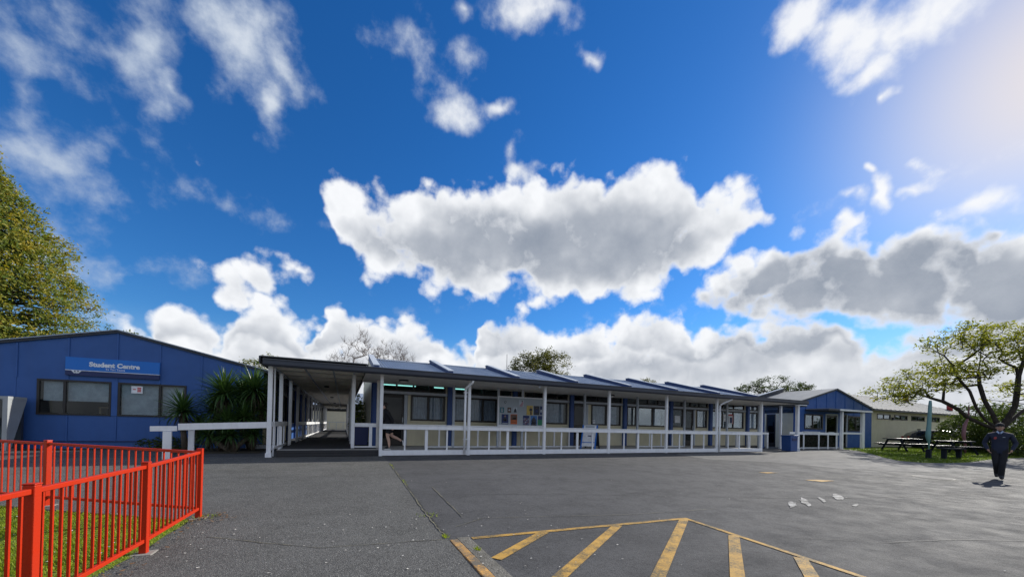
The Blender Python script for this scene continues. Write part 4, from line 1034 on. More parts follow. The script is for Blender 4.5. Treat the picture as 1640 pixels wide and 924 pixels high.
MB().box(-3.25, -2.08, 16.55, 17.35, .12, .17).build('tread', 'deck_dark', ep); MB().box(-3.25, -2.08, 16.50, 16.548, .03, .175).build('riser', 'cap_grey', ep)
# the sign
sg = thing('sign', 'blue Student Centre sign with white lettering on the dark blue gable', 'sign', (-7.21, SY-.05, 2.58))
MB().box(-8.41, -6.01, SY-.075, SY-.03, 2.61, 3.03).build('board', 'sign_blue', sg)
MB().box(-8.41, -6.01, SY-.073, SY-.03, 2.43, 2.588).build('board', 'navy', sg)
MB().box(-8.41, -6.01, SY-.078, SY-.03, 2.590, 2.608).build('line', 'white_print', sg)
for pts in ([(-8.27, 2.592), (-8.21, 2.592), (-8.17, 2.52), (-8.20, 2.50)], [(-8.20, 2.50), (-8.15, 2.59), (-8.13, 2.59), (-8.17, 2.50)], [(-8.17, 2.52), (-8.13, 2.585), (-8.09, 2.52), (-8.12, 2.50), (-8.15, 2.50)], [(-8.12, 2.50), (-8.09, 2.50), (-8.01, 2.592), (-8.07, 2.592)]):
    MB().prism(pts, 'y', SY-.0765, SY-.0735).build('emblem', 'white_print', sg)
text_mesh('lettering', 'Student Centre', .205, 'white_print', sg, (-7.19, SY-.078, 2.755), align='CENTER', bold=.010)
text_mesh('lettering', 'Te Tari Tauira', .085, 'white_print', sg, (-7.18, SY-.078, 2.655), align='CENTER', bold=.001)
nt = thing('notice_sheet', 'white notice with red blocks taped inside the right window of the blue building', 'notice', (-6.63, SY+.004, 2.04))
MB().box(-6.78, -6.48, SY+.0, SY+.004, 1.92, 2.17).build('sheet', 'paper', nt)
for a, b, c, d in ((-6.74, -6.66, 2.04, 2.07), (-6.62, -6.52, 2.09, 2.13), (-6.62, -6.52, 2.03, 2.075), (-6.62, -6.52, 1.97, 2.015)): MB().box(a, b, SY-.003, SY-.0005, c, d).build('print', 'paper_red', nt)
# kiosk at the left edge
ki = thing('vending_kiosk', 'grey steel vending kiosk with a glazed front standing against the blue building', 'kiosk', (-9.7, 16.8, 0))
KF, KB = 16.45, 17.2
MB().box(-10.3, -9.19, KF, KB, 1.54, 1.63).build('top', 'grey_metal', ki)
MB().box(-9.30, -9.19, KF, KF+.08, .0, 1.54).build('frame', 'grey_metal', ki, .004)
MB().prism([(KF+.081, 0), (KF+.16, 0), (KB, 1.535), (KF+.081, 1.535)], 'x', -9.24, -9.195).build('side_panel', 'grey_metal', ki)
MB().box(-10.3, -9.302, KF+.04, KF+.05, .05, 1.53).build('pane', 'glass', ki)
MB().box(-10.3, -9.25, KB-.1, KB, 0, 1.53).build('back_panel', 'charcoal', ki)
for x in (-9.62, -9.5): MB().cyl((x, KF+.3, .05), (x, KF+.3, .75), .02, n=8).build('rod', 'grey_metal', ki)
MB().box(-10.2, -9.4, KF+.15, KF+.6, .76, .88).build('shelf', 'charcoal', ki)
rs = MB().box(-10.1, -9.46, KF+.10, KF+.12, 1.05, 1.27).build('red_panel', 'paper_red', ki)
text_mesh('lettering', 'NT', .10, 'white_print', ki, (-9.62, KF+.098, 1.12), bold=.003)
MB().box(-9.25, -9.12, KF+.05, KF+.2, .0, .06).build('foot', 'concrete', ki)

# ------------------------------------------------------------------ blue gable on the right and the cream wing
RY = 15.7
rb = thing('gabled_classroom', 'bright blue gabled classroom with a pale lean-to porch beyond the veranda', 'building', (32.8, RY, 0))
def rroof(x): return 4.27-abs(x-32.75)*.248
rcx = [27.9, 29.1, 30.35, 31.6, 32.75, 33.95, 35.15, 36.35, 37.7]
rholes = [(28.96, 31.12, 1.30, 2.36), (31.50, 33.0, 0, 2.45), (33.55, 34.2, 0, 2.45), (34.36, 36.2, 1.24, 2.38)]
for a, b in zip(rcx, rcx[1:]):
    MB().prism([(a+.004, 2.46), (b-.004, 2.46), (b-.004, rroof(b)-.03), (a+.004, rroof(a)-.03)], 'y', RY, RY+.1).build('wall_panel', 'blue_paint', rb)
for x in rcx[1:-1]: MB().box(x-.03, x+.03, RY-.03, RY-.002, 2.47, rroof(x)-.1).build('batten', 'blue_paint', rb)
for a, b, c, d in ((27.9, 28.955, 0, 2.455), (28.96, 31.12, 0, 1.295), (28.96, 31.12, 2.365, 2.455), (31.125, 31.45, 0, 2.455), (33.02, 33.5, 0, 2.455), (34.25, 34.355, 0, 2.455), (34.36, 36.2, 0, 1.235), (34.36, 36.2, 2.385, 2.455), (36.205, 37.7, 0, 2.455)):
    MB().box(a, b, RY, RY+.1, c, d).build('wall_panel', 'blue_paint', rb)
window(rb, 'x', RY, 28.96, 31.12, 1.30, 2.36, 2, .09, bars=[.45], curtains=[(.02, .2, 0), (.86, .97, 0)])
window(rb, 'x', RY, 34.36, 36.2, 1.24, 2.38, 2, .09, bars=[.58])
for a, b in ((31.455, 31.56), (32.94, 33.015), (33.505, 33.56), (34.17, 34.245)): MB().box(a, b, RY-.03, RY+.08, .05, 2.45).build('door_jamb', 'cap_grey', rb)
MB().box(31.565, 32.935, RY-.028, RY+.08, 2.36, 2.452).build('door_head', 'cap_grey', rb)
door(rb, 'x', RY+.03, 31.57, 32.93, .05, 2.355); door(rb, 'x', RY+.03, 33.565, 34.165, .05, 2.44)
MB().box(31.9, 32.6, RY-.01, RY+.02, 1.08, 1.16).build('letter_plate', 'cap_grey', rb)
MB().box(27.95, 37.6, RY+3.9, RY+4, 0, 2.9).build('partition', 'interior', rb); MB().box(27.95, 37.6, RY+.12, RY+3.9, .0, .04).build('floor', 'interior', rb); MB().box(27.95, 37.6, RY+.12, RY+4, 2.65, 2.7).build('ceiling', 'interior', rb)
MB().prism([(27.6, rroof(27.6)-.08), (32.75, 4.20), (37.9, rroof(37.9)-.08), (37.9, rroof(37.9)+.03), (32.75, 4.32), (27.6, rroof(27.6)+.03)], 'y', RY-.08, RY+.0).build('barge_board', 'charcoal', rb)
for s in (-1, 1):
    x1 = 32.75+s*5.15
    MB().prism([(32.75, 4.28), (x1, rroof(x1)+.01), (x1, rroof(x1)+.05), (32.75, 4.33)], 'y', RY-.1, 34).build('roof', 'roof_pale', rb)
for y in (19.4, 26.0, 32.5):
    r = MB().prism([(27.7, rroof(27.7)+.05), (32.75, 4.33), (32.75, 4.62), (27.7, rroof(27.7)+.34)], 'y', y-.1, y+.1).build('roof_rib', 'charcoal', rb)
    MB().prism([(27.7, rroof(27.7)+.342), (32.75, 4.622), (32.75, 4.65), (27.7, rroof(27.7)+.37)], 'y', y-.13, y+.13).build('flashing', 'cap_grey', r)
# its side wall, seen through the veranda
for a, b, c, d, m_ in ((15.80, 16.95, 0, 2.38, 'cream_paint'), (17.62, 34, 0, 2.38, 'cream_paint'), (16.95, 17.62, 2.33, 2.38, 'cap_grey')):
    MB().box(27.9, 28.0, a, b, c, d).build('wall_panel', m_, rb)
for i in range(6): window(rb, 'y', 27.9, 15.82+i*2.0, 17.80+i*2.0, 2.385, 2.86, 2, .06, name='clerestory_window')
MB().box(27.88, 28.0, 15.8, 34, 2.865, 3.02).build('wall_plate', 'charcoal', rb)
door(rb, 'y', 27.93, 16.97, 17.60, .03, 2.33)
an = thing('awning', 'small flat dark edged awning on white posts between the veranda and the blue gable', 'awning', (25.4, 15.3, 0))
MB().box(23.75, 27.5, 14.75, 16.4, 2.74, 2.86).build('roof', 'charcoal', an); MB().box(24.9, 27.4, 14.70, 14.748, 2.80, 2.845).build('trim', 'white_paint', an)
for x, y in ((25.35, 15.1), (25.35, 16.3)): MB().box(x-.06, x+.06, y-.06, y+.06, 0, 2.738).build('post', 'white_paint', an, .006)
rl = thing('white_railing', 'white timber railing with dark hedging behind it below the blue gable window', 'railing', (28, 14.6, 0))
MB().box(25.42, 30.85, 14.58, 14.63, .94, 1.10).build('rail', 'white_paint', rl)
MB().box(26.8, 28.5, 14.50, 14.66, 1.102, 1.14).build('rail_cap', 'white_paint', rl)
MB().box(25.42, 30.85, 14.59, 14.62, .06, .11).build('bottom_rail', 'white_paint', rl)
for x in (26.4, 26.9, 28.55, 29.6, 30.6): MB().box(x-.045, x+.045, 14.585, 14.625, .0, .938).build('baluster', 'white_paint', rl)
po = thing('porch', 'flat white edged porch on two white posts in front of the right blue gable', 'porch', (31.6, 14.9, 0))
MB().box(28.95, 34.3, 14.25, 15.66, 2.56, 2.66).build('roof', 'charcoal', po); MB().box(30.2, 34.25, 14.2, 14.247, 2.57, 2.69).build('fascia', 'white_paint', po)
MB().box(28.95, 34.3, 14.25, 15.6, 2.662, 2.69).build('roof_sheet', 'roof_pale', po)
for x, w in ((30.93, .16), (33.55, .30)): MB().box(x-w/2, x+w/2, 14.4, 14.55, 0, 2.558).build('post', 'white_paint', po, .006)
MB().box(31.02, 33.39, 14.45, 14.50, 1.02, 1.14).build('rail', 'white_paint', po)
# post and bin at the end of the veranda
vp = thing('veranda_end_post', 'lone white post carrying the far end of the veranda roof beside the blue bin', 'post', (23.32, 13.0, 0))
MB().box(23.24, 23.42, 12.93, 13.07, 0, 2.605).build('shaft', 'white_paint', vp, .006); MB().box(23.18, 23.44, 12.90, 13.10, 0, .18).build('footing', 'cap_grey', vp)
bi = thing('rubbish_bin', 'square blue rubbish bin beside the last veranda post', 'bin', (22.7, 13.05, 0))
MB().prism([(22.43, .02), (23.02, .02), (23.05, .82), (22.40, .82)], 'y', 12.8, 13.3).build('bin_body', 'bin_blue', bi, .015)
MB().box(22.38, 23.07, 12.78, 13.32, .823, .90).build('lid', 'bin_blue', bi, .02); MB().box(22.52, 22.93, 12.775, 12.798, .60, .74).build('slot', 'navy', bi)
r2 = thing('ramp_railing', 'short white railing at the end of the veranda ramp', 'railing', (22.3, 14.9, 0))
MB().box(20.2, 23.9, 14.92, 14.97, .90, 1.02).build('rail', 'white_paint', r2)
for x in (21.0, 22.0, 23.8): MB().box(x-.05, x+.05, 14.90, 14.99, .05, .90).build('baluster', 'white_paint', r2)
# cream wing with the pale roof
cw = thing('cream_wing', 'long cream building with small high windows and a pale hipped roof', 'building', (45, 16.2, 0))
cput = hv('x', 16.2)
cwin = [(39.72, 41.85), (42.5, 44.75), (45.45, 47.9), (49.3, 50.85)]
MB().box(38.0, 54.0, 16.2, 16.32, 0, 2.295).build('wall', 'cream_paint', cw); MB().box(38.0, 54.0, 16.2, 16.32, 2.735, 3.02).build('wall', 'cream_paint', cw)
x = 38.0
for a, b in cwin+[(54.0, 54.0)]:
    MB().box(x, a-.003, 16.201, 16.32, 2.30, 2.73).build('wall', 'cream_paint', cw); x = b+.003
    if a < 54: window(cw, 'x', 16.2, a, b, 2.30, 2.73, 2, .07, curtains=[(.5, .95, .3)], name='high_window')
MB().box(53.9, 54.0, 16.33, 25, 0, 3.0).build('wall', 'cream_paint', cw); MB().box(38, 53.9, 20, 20.1, 0, 3.0).build('partition', 'interior', cw)
MB().box(38, 53.9, 16.33, 20, 2.8, 2.9).build('ceiling', 'interior', cw)
MB().box(37.95, 57.1, 15.62, 15.70, 2.92, 3.06).build('gutter', 'charcoal', cw); MB().box(37.95, 57.0, 15.705, 16.19, 2.985, 3.01).build('soffit', 'soffit_paint', cw)
MB().add([(37.95, 15.6, 3.065), (57.2, 15.6, 3.065), (54.3, 20.2, 4.85), (37.95, 20.2, 4.85), (57.2, 25.0, 3.065), (37.95, 25.0, 3.065)], [(0, 1, 2, 3), (1, 4, 2), (3, 2, 4, 5)]).build('roof', 'roof_pale', cw)
for i in range(26):
    x = 38.4+i*.72; yt = 20.15 if x < 54.2 else 20.15-(x-54.2)*1.58
    MB().bar((x, 15.62, 3.08), (x, yt, 3.08+(yt-15.62)*.388), .04, .04).build('roof_seam', 'roof_pale', cw)
for x, y, z in ((53.2, 19.4, 4.5), (55.6, 17.0, 3.5)):
    MB().cyl((x, y, z), (x, y, z+.75), .22, n=10).build('vent_pipe', 'vent_red', cw); 
for x, lab in ((42.15, 'left'), (48.6, 'right')):
    MB().box(x-.12, x+.12, 16.06, 16.198, 2.28, 2.5).build('wall_lamp', 'charcoal', cw)

# ------------------------------------------------------------------ picnic tables, bench, bollard on the verge
def picnic_table(label, x, y, rz, L=2.0, s=1.):
    z = gz(x, y)+.01
    t = thing('picnic_table', label, 'picnic table', (0, 0, 0), 'dark timber picnic tables on the verge')
    for k in range(5): MB().box(-L/2, L/2, -.37+k*.15, -.37+k*.15+.14, .72, .765).build('table_plank', 'table_top', t, .004)
    for sgn in (-1, 1):
        for k in range(2):
            y0 = sgn*.70+(-.14 if k == 0 else .006); MB().box(-L/2, L/2, y0, y0+.134, .43, .47).build('seat_plank', 'table_top', t, .004)
    for ex in (-L*.33, L*.33):
        for sgn in (-1, 1): MB().bar((ex, sgn*.30, .715), (ex, sgn*.66, .0), .09, .045, up=(1, 0, 0)).build('leg', 'table_dark', t)
        MB().box(ex+.03, ex+.075, -.84, .84, .34, .425).build('seat_bearer', 'table_dark', t)
        MB().box(ex+.03, ex+.075, -.36, .36, .63, .715).build('top_bearer', 'table_dark', t)
    t.location = (x, y, z); t.rotation_euler = (0, 0, rz); t.scale = (s, s, s)
    WM[t.name] = Matrix.Translation((x, y, z))
    return t
picnic_table('dark timber picnic table nearest the blue gable, before the cream wall', 33.25, 12.25, R(-12), 2.0, 1.08)
picnic_table('dark timber picnic table farther right, in front of the parked car', 34.9, 10.5, R(-16), 2.0, 1.08)
be = thing('bench', 'dark plank bench on two thick posts at the kerb of the verge', 'bench', (28.9, 8.8, gz(0, 8.8)))
def bench_at(p, q):
    for x, y in (p, q): MB().box(x-.088, x+.088, y-.088, y+.088, gz(x, y), gz(x, y)+.50).build('post', 'table_dark', be, .01)
    P, Q = Vector((*p, gz(*p)+.545)), Vector((*q, gz(*q)+.545)); d = (Q-P).normalized(); n = Vector((-d.y, d.x, 0))
    for k in (-1, 1): MB().bar(P+n*.11*k, Q+n*.11*k, .2, .07, ext=.18).build('seat_plank', 'table_dark', be, .006)
bench_at((28.35, 8.85), (29.6, 8.7))
bo = thing('bollard', 'short dark timber bollard standing left of the low bench', 'bollard', (27.1, 9.0, gz(0, 9)))
MB().box(27.01, 27.19, 8.91, 9.09, gz(0, 9), gz(0, 9)+.50).build('shaft', 'table_dark', bo, .01)
pl = thing('slender_form', 'tall slender teal form tapering to its foot beside the picnic tables', 'sculpture', (32.9, 10.9, -.06))  # unidentified teal upright, modelled as a tapering tube
MB().tube([(32.85, 10.9, -.06), (32.85, 10.9, .55), (32.78, 10.9, .78), (32.72, 10.9, 1.05), (32.82, 10.9, 1.6), (32.90, 10.9, 2.3), (32.95, 10.9, 2.95), (32.97, 10.9, 3.2)], [.03, .04, .09, .13, .11, .095, .085, .06], 10).build('shaft', 'teal_tone', pl)
pk = thing('slender_form', 'slender wavy pink form standing before the dark shrubs', 'sculpture', (37.4, 10.6, -.08))  # unidentified pink upright, modelled as a wavy tube
MB().tube([(37.0, 10.6, -.08), (36.95, 10.6, .7), (36.7, 10.6, 1.1), (36.85, 10.6, 1.7), (37.35, 10.6, 2.2), (37.5, 10.6, 2.8), (37.5, 10.6, 3.15)], [.05, .07, .10, .10, .06, .04, .02], 10).build('shaft', 'pink_tone', pk)

# ------------------------------------------------------------------ parked car
def car(label, x, y, rz, paint='car_black'):
    t = thing('parked_car', label, 'car', (0, 0, 0), 'cars parked by the cream wing')
    prof = [(-2.15, .35), (2.12, .35), (2.2, .62), (2.12, .80), (1.0, .98), (.95, 1.0), (-2.05, 1.02), (-2.2, .85), (-2.2, .5)]
    b = MB().prism(prof, 'y', -.88, .88).build('body', paint, t, .07)
    cab = [(1.0, .98), (.35, 1.40), (-.3, 1.47), (-1.45, 1.44), (-1.95, 1.20), (-2.08, 1.0)]
    n = len(cab); vs = []
    for sy in (-1, 1):
        for cx, cz in cab: vs.append((cx, sy*(.84-.20*(cz-.98)/.49), cz))
    MB().add(vs, [tuple(range(n-1, -1, -1)), tuple(range(n, 2*n))]+[(k, (k+1) % n, n+(k+1) % n, n+k) for k in range(n)]).build('cabin', paint, t, .05)
    for sy in (-1, 1):
        g = [(.78, 1.03), (.30, 1.34), (-.25, 1.39), (-.25, 1.03)]; g2 = [(-.33, 1.03), (-.33, 1.39), (-1.35, 1.37), (-1.7, 1.2), (-1.75, 1.03)]
        for gg in (g, g2):
            m = MB(); f = lambda cz: sy*(.848-.20*(cz-.98)/.49)
            m.add([(a, f(c), c) for a, c in gg], [tuple(range(len(gg)))]); m.build('window', 'glass_dark', t)
    MB().add([(.96, -.74, 1.03), (.96, .74, 1.03), (.40, .62, 1.385), (.40, -.62, 1.385)], [(0, 1, 2, 3)]).build('windscreen', 'glass_dark', t)
    MB().add([(-2.075, -.72, 1.05), (-2.075, .72, 1.05), (-1.60, .62, 1.385), (-1.60, -.62, 1.385)], [(3, 2, 1, 0)]).build('rear_window', 'glass_dark', t)
    for wx in (-1.35, 1.35):
        for sy in (-1, 1):
            w = MB().cyl((wx, sy*.72, .33), (wx, sy*.90, .33), .33, n=20).build('wheel', 'rubber', t)
            MB().cyl((wx, sy*.90, .33), (wx, sy*.908, .33), .20, n=14).build('rim', 'chrome', w)
    for sy in (-1, 1):
        MB().box(2.10, 2.19, sy*.65-.16, sy*.65+.16, .66, .77).build('headlight', 'chrome', t); MB().box(-2.22, -2.16, sy*.70-.14, sy*.70+.14, .78, .96).build('tail_light', 'tail_red', t)
        MB().box(.75, .87, sy*.95-.10, sy*.95+.10, 1.0, 1.12).build('mirror', paint, t)
    MB().box(-1.5, -1.3, -.02, .02, 1.46, 1.55).build('aerial', 'rubber', t)
    t.location = (x, y, 0.); t.rotation_euler = (0, 0, rz); WM[t.name] = Matrix.Translation((x, y, 0))
    return t
car('dark parked car seen behind the picnic tables in front of the cream wall', 43.2, 13.5, R(-56))
car('dark car half hidden among the shrubs below the large tree', 47.5, 13.2, R(20))
# overhead wire
pw = thing('power_line', 'thin overhead wire crossing the sky behind the blue gable', 'wire', (60, 60, 7.5))
MB().tube([(30+10*i, 60, 7.0+.012*(i-6)**2) for i in range(13)], [.025]*13, 5).build('cable', 'charcoal', pw)

# ------------------------------------------------------------------ trees and plants
def leaf(mb, c, s, nrm_bias, flat=.5, droop=0.):
    """one leaf-sized face, folded along its middle"""
    d = Vector((rnd.gauss(0, 1), rnd.gauss(0, 1), rnd.gauss(0, 1)*flat-droop)).normalized()
    n = (Vector((rnd.gauss(0, 1), rnd.gauss(0, 1), rnd.gauss(0, 1)))+nrm_bias).normalized()
    a = d.cross(n)
    if a.length < .05: return
    a.normalize(); l = s*U(.7, 1.3); w = l*U(.30, .48); n2 = a.cross(d)
    p0, p1 = c-d*l*.5, c+d*l*.5
    m = c+n2*l*.10
    mb.add([p0, m+a*w*.5, p1, m-a*w*.5], [(0, 1, 2, 3)])
def cluster(mb, c, r, n, s, bias, flat=.5, droop=0.):
    for _ in range(n):
        v = Vector((rnd.gauss(0, .45)*r[0], rnd.gauss(0, .45)*r[1], rnd.gauss(0, .45)*r[2]))
        leaf(mb, c+v, s, bias, flat, droop)
def grow(base, top, tr, targets, twig=.02, jit=.12, n=5, power=1.75, lift=.25, mains=()):
    """a trunk from base to top, then a limb to every target, each joined to the nearest limb already grown"""
    base, top = Vector(base), Vector(top); nodes = []; par = []; 
    K = 5
    for i in range(K+1):
        p = base.lerp(top, i/K); 
        if 0 < i: p = p+Vector((U(-jit, jit), U(-jit, jit), 0))*.6
        nodes.append(p); par.append(i-1)
    for pl_ in mains:                              # thick limbs that fork from the trunk
        prev = K
        q = nodes[K]
        for p in pl_:
            p = Vector(p)
            for j in (1, 2):
                nodes.append(q.lerp(p, j/2)+(Vector((U(-jit, jit), U(-jit, jit), U(-jit, jit)))*.8 if j == 1 else Vector())); par.append(prev); prev = len(nodes)-1
            q = p
    tg = sorted((Vector(t) for t in targets), key=lambda t: (t-top).length)
    leafs = []
    for t in tg:
        best, bi = 1e9, 0
        for i in range(2, len(nodes)):
            q = nodes[i]; dd = (t-q).length+max(0., q.z-t.z)*1.2
            if dd < best: best, bi = dd, i
        q = nodes[bi]; L = (t-q).length; k = max(1, min(4, int(L/.5))); prev = bi
        for j in range(1, k+1):
            f = j/k; p = q.lerp(t, f)+Vector((0, 0, lift*L*.5*math.sin(PI*f)))
            if j < k: p += Vector((U(-jit, jit), U(-jit, jit), U(-jit, jit)))*L*.5
            nodes.append(p); par.append(prev); prev = len(nodes)-1
        leafs.append(prev)
    cnt = [0.]*len(nodes)
    for i in leafs:
        while i >= 0: cnt[i] += 1; i = par[i]
    tot = max(cnt); rad = [max(twig, tr*.8*(max(c, .5)/tot)**(1/power)) for c in cnt]
    for i in range(K+1): rad[i] = tr*(1.25 if i == 0 else 1-.25*i/K)
    trunk, limbs = MB(), MB()
    trunk.tube(nodes[:K+1], rad[:K+1], 9)
    for i in range(K+1, len(nodes)):
        p, q = nodes[par[i]], nodes[i]
        if (q-p).length < 1e-4: continue
        limbs.cyl(p, q, min(rad[par[i]], rad[i]*1.25), rad[i], n, cap=False)
    return trunk, limbs, [nodes[i] for i in leafs]
def in_lobe(c, r, shell=.55):
    while True:
        v = Vector((U(-1, 1), U(-1, 1), U(-1, 1))); l = v.length
        if shell < l < 1: return Vector(c)+Vector((v.x*r[0], v.y*r[1], v.z*r[2])), v
def tree(name, label, base, top, tr, lobes, per, leaves, size, lmat, bmat, cr=(.5, .5, .3), twig=.015, group=None, flat=.5, droop=0., lift=.2, shell=.5, jit=.12, mains=()):
    t = thing(name, label, 'tree', base, group)
    tg = []
    for i, (c, r) in enumerate(lobes):
        for _ in range(per[i] if isinstance(per, (list, tuple)) else per): tg.append(in_lobe(c, r, shell))
    tr_, lb, tips = grow(base, top, tr, [p for p, _ in tg], twig, jit, lift=lift, mains=mains)
    tr_.build('trunk', bmat, t); lb.build('limbs', bmat, t)
    cm = MB()
    for p, v in tg: cluster(cm, p, cr, leaves, size, Vector((v.x*1.1, v.y*1.1, 1.6)), flat, droop)
    o = cm.raw('crown', lmat, t); o['kind'] = 'stuff'
    return t
# the great golden conifer at the left
def conifer(x, y):
    t = thing('conifer_tree', 'huge dense golden green conifer rising behind the blue building', 'tree', (x, y, 0))
    MB().tube([(x, y, 0), (x+.1, y, 4), (x, y, 9), (x, y, 14.5)], [.5, .42, .25, .05], 9).build('trunk', 'bark_dark', t)
    prof = [(1.2, 3.0), (3, 3.3), (5, 3.7), (7, 4.1), (8.6, 3.85), (10, 2.75), (11.4, 1.65), (12.3, 1.0), (13.2, .5), (14.2, .1)]
    def rad(z):
        for (a, ra), (b, rb_) in zip(prof, prof[1:]):
            if a <= z <= b: return ra+(rb_-ra)*(z-a)/(b-a)
        return .3
    cm, lb = MB(), MB()
    for i in range(1700):
        z = U(1.5, 14.1); a = U(0, 2*PI); R_ = rad(z)
        bump = 1+.27*mnoise.noise((math.cos(a)*2.2, math.sin(a)*2.2, z*.55))+.10*mnoise.noise((math.cos(a)*5, math.sin(a)*5, z*1.3))
        f = U(.62, 1.) ** .6; r = R_*bump*f
        c = Vector((x+r*math.cos(a), y+r*math.sin(a), z)); out = Vector((math.cos(a), math.sin(a), .35))
        # a layered spray: flat, tipping outwards and down
        for k in range(42):
            s = rnd.gauss(0, .24); l = rnd.gauss(.0, .24); h = rnd.gauss(0, .13)-.2*max(l, 0)
            p = c+Vector((math.cos(a)*l-math.sin(a)*s, math.sin(a)*l+math.cos(a)*s, h))
            leaf(cm, p, .16, out*2.6+Vector((.4, 0, 1.2)), .8)
        if i % 3 == 0: lb.cyl((x, y, z-.5), c, .05, .012, 4, cap=False)
    lb.build('limbs', 'bark_dark', t)
    o = cm.raw('crown', 'leaf_gold', t); o['kind'] = 'stuff'
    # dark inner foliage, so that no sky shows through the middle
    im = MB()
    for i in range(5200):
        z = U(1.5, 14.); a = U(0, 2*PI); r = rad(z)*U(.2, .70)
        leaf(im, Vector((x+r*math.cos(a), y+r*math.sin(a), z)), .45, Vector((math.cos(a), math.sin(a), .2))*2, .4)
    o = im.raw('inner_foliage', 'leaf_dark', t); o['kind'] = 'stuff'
conifer(-16.1, 26)
tree('small_tree', 'sparse light green treetop just above the left slope of the blue roof', (-17.2, 40, 0), (-17.2, 40, 4.5), .16,
     [((-17.4, 40, 7.2), (2.3, 2., 1.5)), ((-15.8, 40, 6.8), (1.4, 1.3, 1.0))], 32, 24, .22, 'leaf_light', 'bark_grey', (.5, .5, .35))
tree('golden_tree', 'broad golden green treetop behind the yuccas and the walkway roof', (-7.6, 45, 0), (-7.6, 45, 3.2), .28,
     [((-9.6, 45, 5.4), (1.8, 1.8, 1.3)), ((-7.6, 45, 6.2), (2.2, 2., 1.5)), ((-5.6, 45.5, 5.5), (1.9, 1.8, 1.2)), ((-3.9, 45, 4.6), (1.4, 1.4, 1.0))], 55, 40, .24, 'leaf_gold', 'bark_dark', (.55, .55, .3))
tree('round_tree', 'rounded olive green tree rising behind the classroom roof', (21.4, 40, 0), (21.4, 40, 4.5), .3,
     [((20.2, 40, 7.6), (2.6, 2.4, 2.2)), ((22.8, 40, 7.9), (2.4, 2.4, 2.5)), ((21.2, 40, 8.6), (2.3, 2.2, 2.0)), ((18.4, 40, 6.9), (1.3, 1.5, 1.4)), ((21.5, 40, 6.2), (3.4, 2.5, 1.6))], [55, 60, 45, 25, 50], 46, .27, 'leaf_round', 'bark_grey', (.55, .55, .5))
tree('distant_tree', 'tiny rounded treetop peeping over the classroom roof ridge', (56.2, 60, 0), (56.2, 60, 6), .3,
     [((56.2, 60, 9.6), (2.4, 2.4, 1.7))], 60, 22, .35, 'leaf_round', 'bark_grey', (.7, .7, .5))
tree('dark_tree', 'wide dark green tree with visible limbs behind the right end of the veranda roof', (48.6, 30, 0), (48.6, 30, 3.2), .34,
     [((46.1, 31.5, 5.9), (1.7, 1.5, 1.0)), ((48.4, 30, 6.9), (2.2, 2., 1.1)), ((51.0, 28.6, 6.3), (1.9, 1.8, 1.0)), ((44.6, 32.6, 5.0), (1.3, 1.2, .7)), ((52.6, 27.4, 5.5), (1.2, 1.1, .7)), ((48.2, 30, 5.2), (3.4, 2, .8))], [30, 40, 32, 18, 14, 34], 40, .22, 'leaf_dark', 'bark_dark', (.5, .5, .28))
# bare winter trees
def bare(label, base, top, lobes, per, tr=.11):
    t = thing('bare_tree', label, 'tree', base, 'leafless trees behind the walkway roof')
    tg = [in_lobe(c, r, .2)[0] for c, r in lobes for _ in range(per)]
    tr_, lb, tips = grow(base, top, tr, tg, .009, .10, 4, 1.7, lift=-.12)
    tr_.build('trunk', 'bark_pale', t); lb.build('limbs', 'bark_pale', t)
    tw = MB()
    for p in tips:
        for _ in range(7):
            d = Vector((U(-.5, .5), U(-.4, .4), U(.15, .9))); q = p+d*U(.4, .8); m = p.lerp(q, .5)+Vector((U(-.06, .06), U(-.06, .06), U(-.05, .05)))
            tw.cyl(p, m, .006, .005, 3, cap=False); tw.cyl(m, q, .005, .003, 3, cap=False)
    tw.build('twigs', 'twig_brown', t)
bare('bare branched tree, thinner of the two leafless ones behind the roof', (2.0, 31.5, 0), (1.3, 31.5, 4.6), [((.6, 31.5, 6.3), (1.4, 1.1, 1.2)), ((-.3, 31.5, 5.5), (.9, .8, .7)), ((1.2, 31.6, 7.2), (.6, .6, 1.0))], 34)
bare('dense twiggy bare tree, bushier of the two leafless ones behind the roof', (3.3, 32.5, 0), (3.2, 32.5, 4.2), [((3.4, 32.5, 6.5), (1.5, 1.2, 1.4)), ((2.5, 32.5, 6.2), (.9, .9, 1.3)), ((4.5, 32.5, 6.0), (1.0, .9, 1.2))], 62, .13)
# the great spreading tree on the right
BT = Vector((38.6, 9.6, -.12)); LAT = Vector((.914, -.405, 0)); DEP = Vector((.405, .914, 0))
def bt(l, d, z): p = BT+LAT*l+DEP*d; return (p.x, p.y, z)
big_lobes = []; big_per = []
for l, d, z, rl, rz_, n in ((-5.0, .5, 4.4, 2.1, .95, 40), (-3.4, -1., 5.0, 1.6, .8, 26), (-2.0, 1., 5.1, 1.7, 1.0, 34), (-2.9, 0, 7.1, 1.8, .95, 40), (-.7, .6, 7.9, 1.5, 1.0, 34), (1.2, -.5, 6.5, 1.6, 1.2, 34),
                            (1.7, 1., 7.7, 1.6, 1.0, 30), (3.0, .4, 8.0, 1.5, .9, 26), (4.9, .5, 7.3, 1.7, 1.0, 28), (3.9, 0, 6.0, 2.2, 1.5, 40), (.4, -1.5, 4.2, 1.8, .7, 24), (-6.5, 0, 3.6, 1.1, .6, 16), (-.6, 2.6, 5.8, 2.4, 1.1, 30), (4.6, 2, 4.2, 2.4, 1., 26), (-3.8, 2.8, 4.2, 2.2, .9, 24), (-1.2, -.6, 6.2, 1.2, .7, 18)):
    big_lobes.append((bt(l, d, z), (rl, rl*.9, rz_))); big_per.append(n)
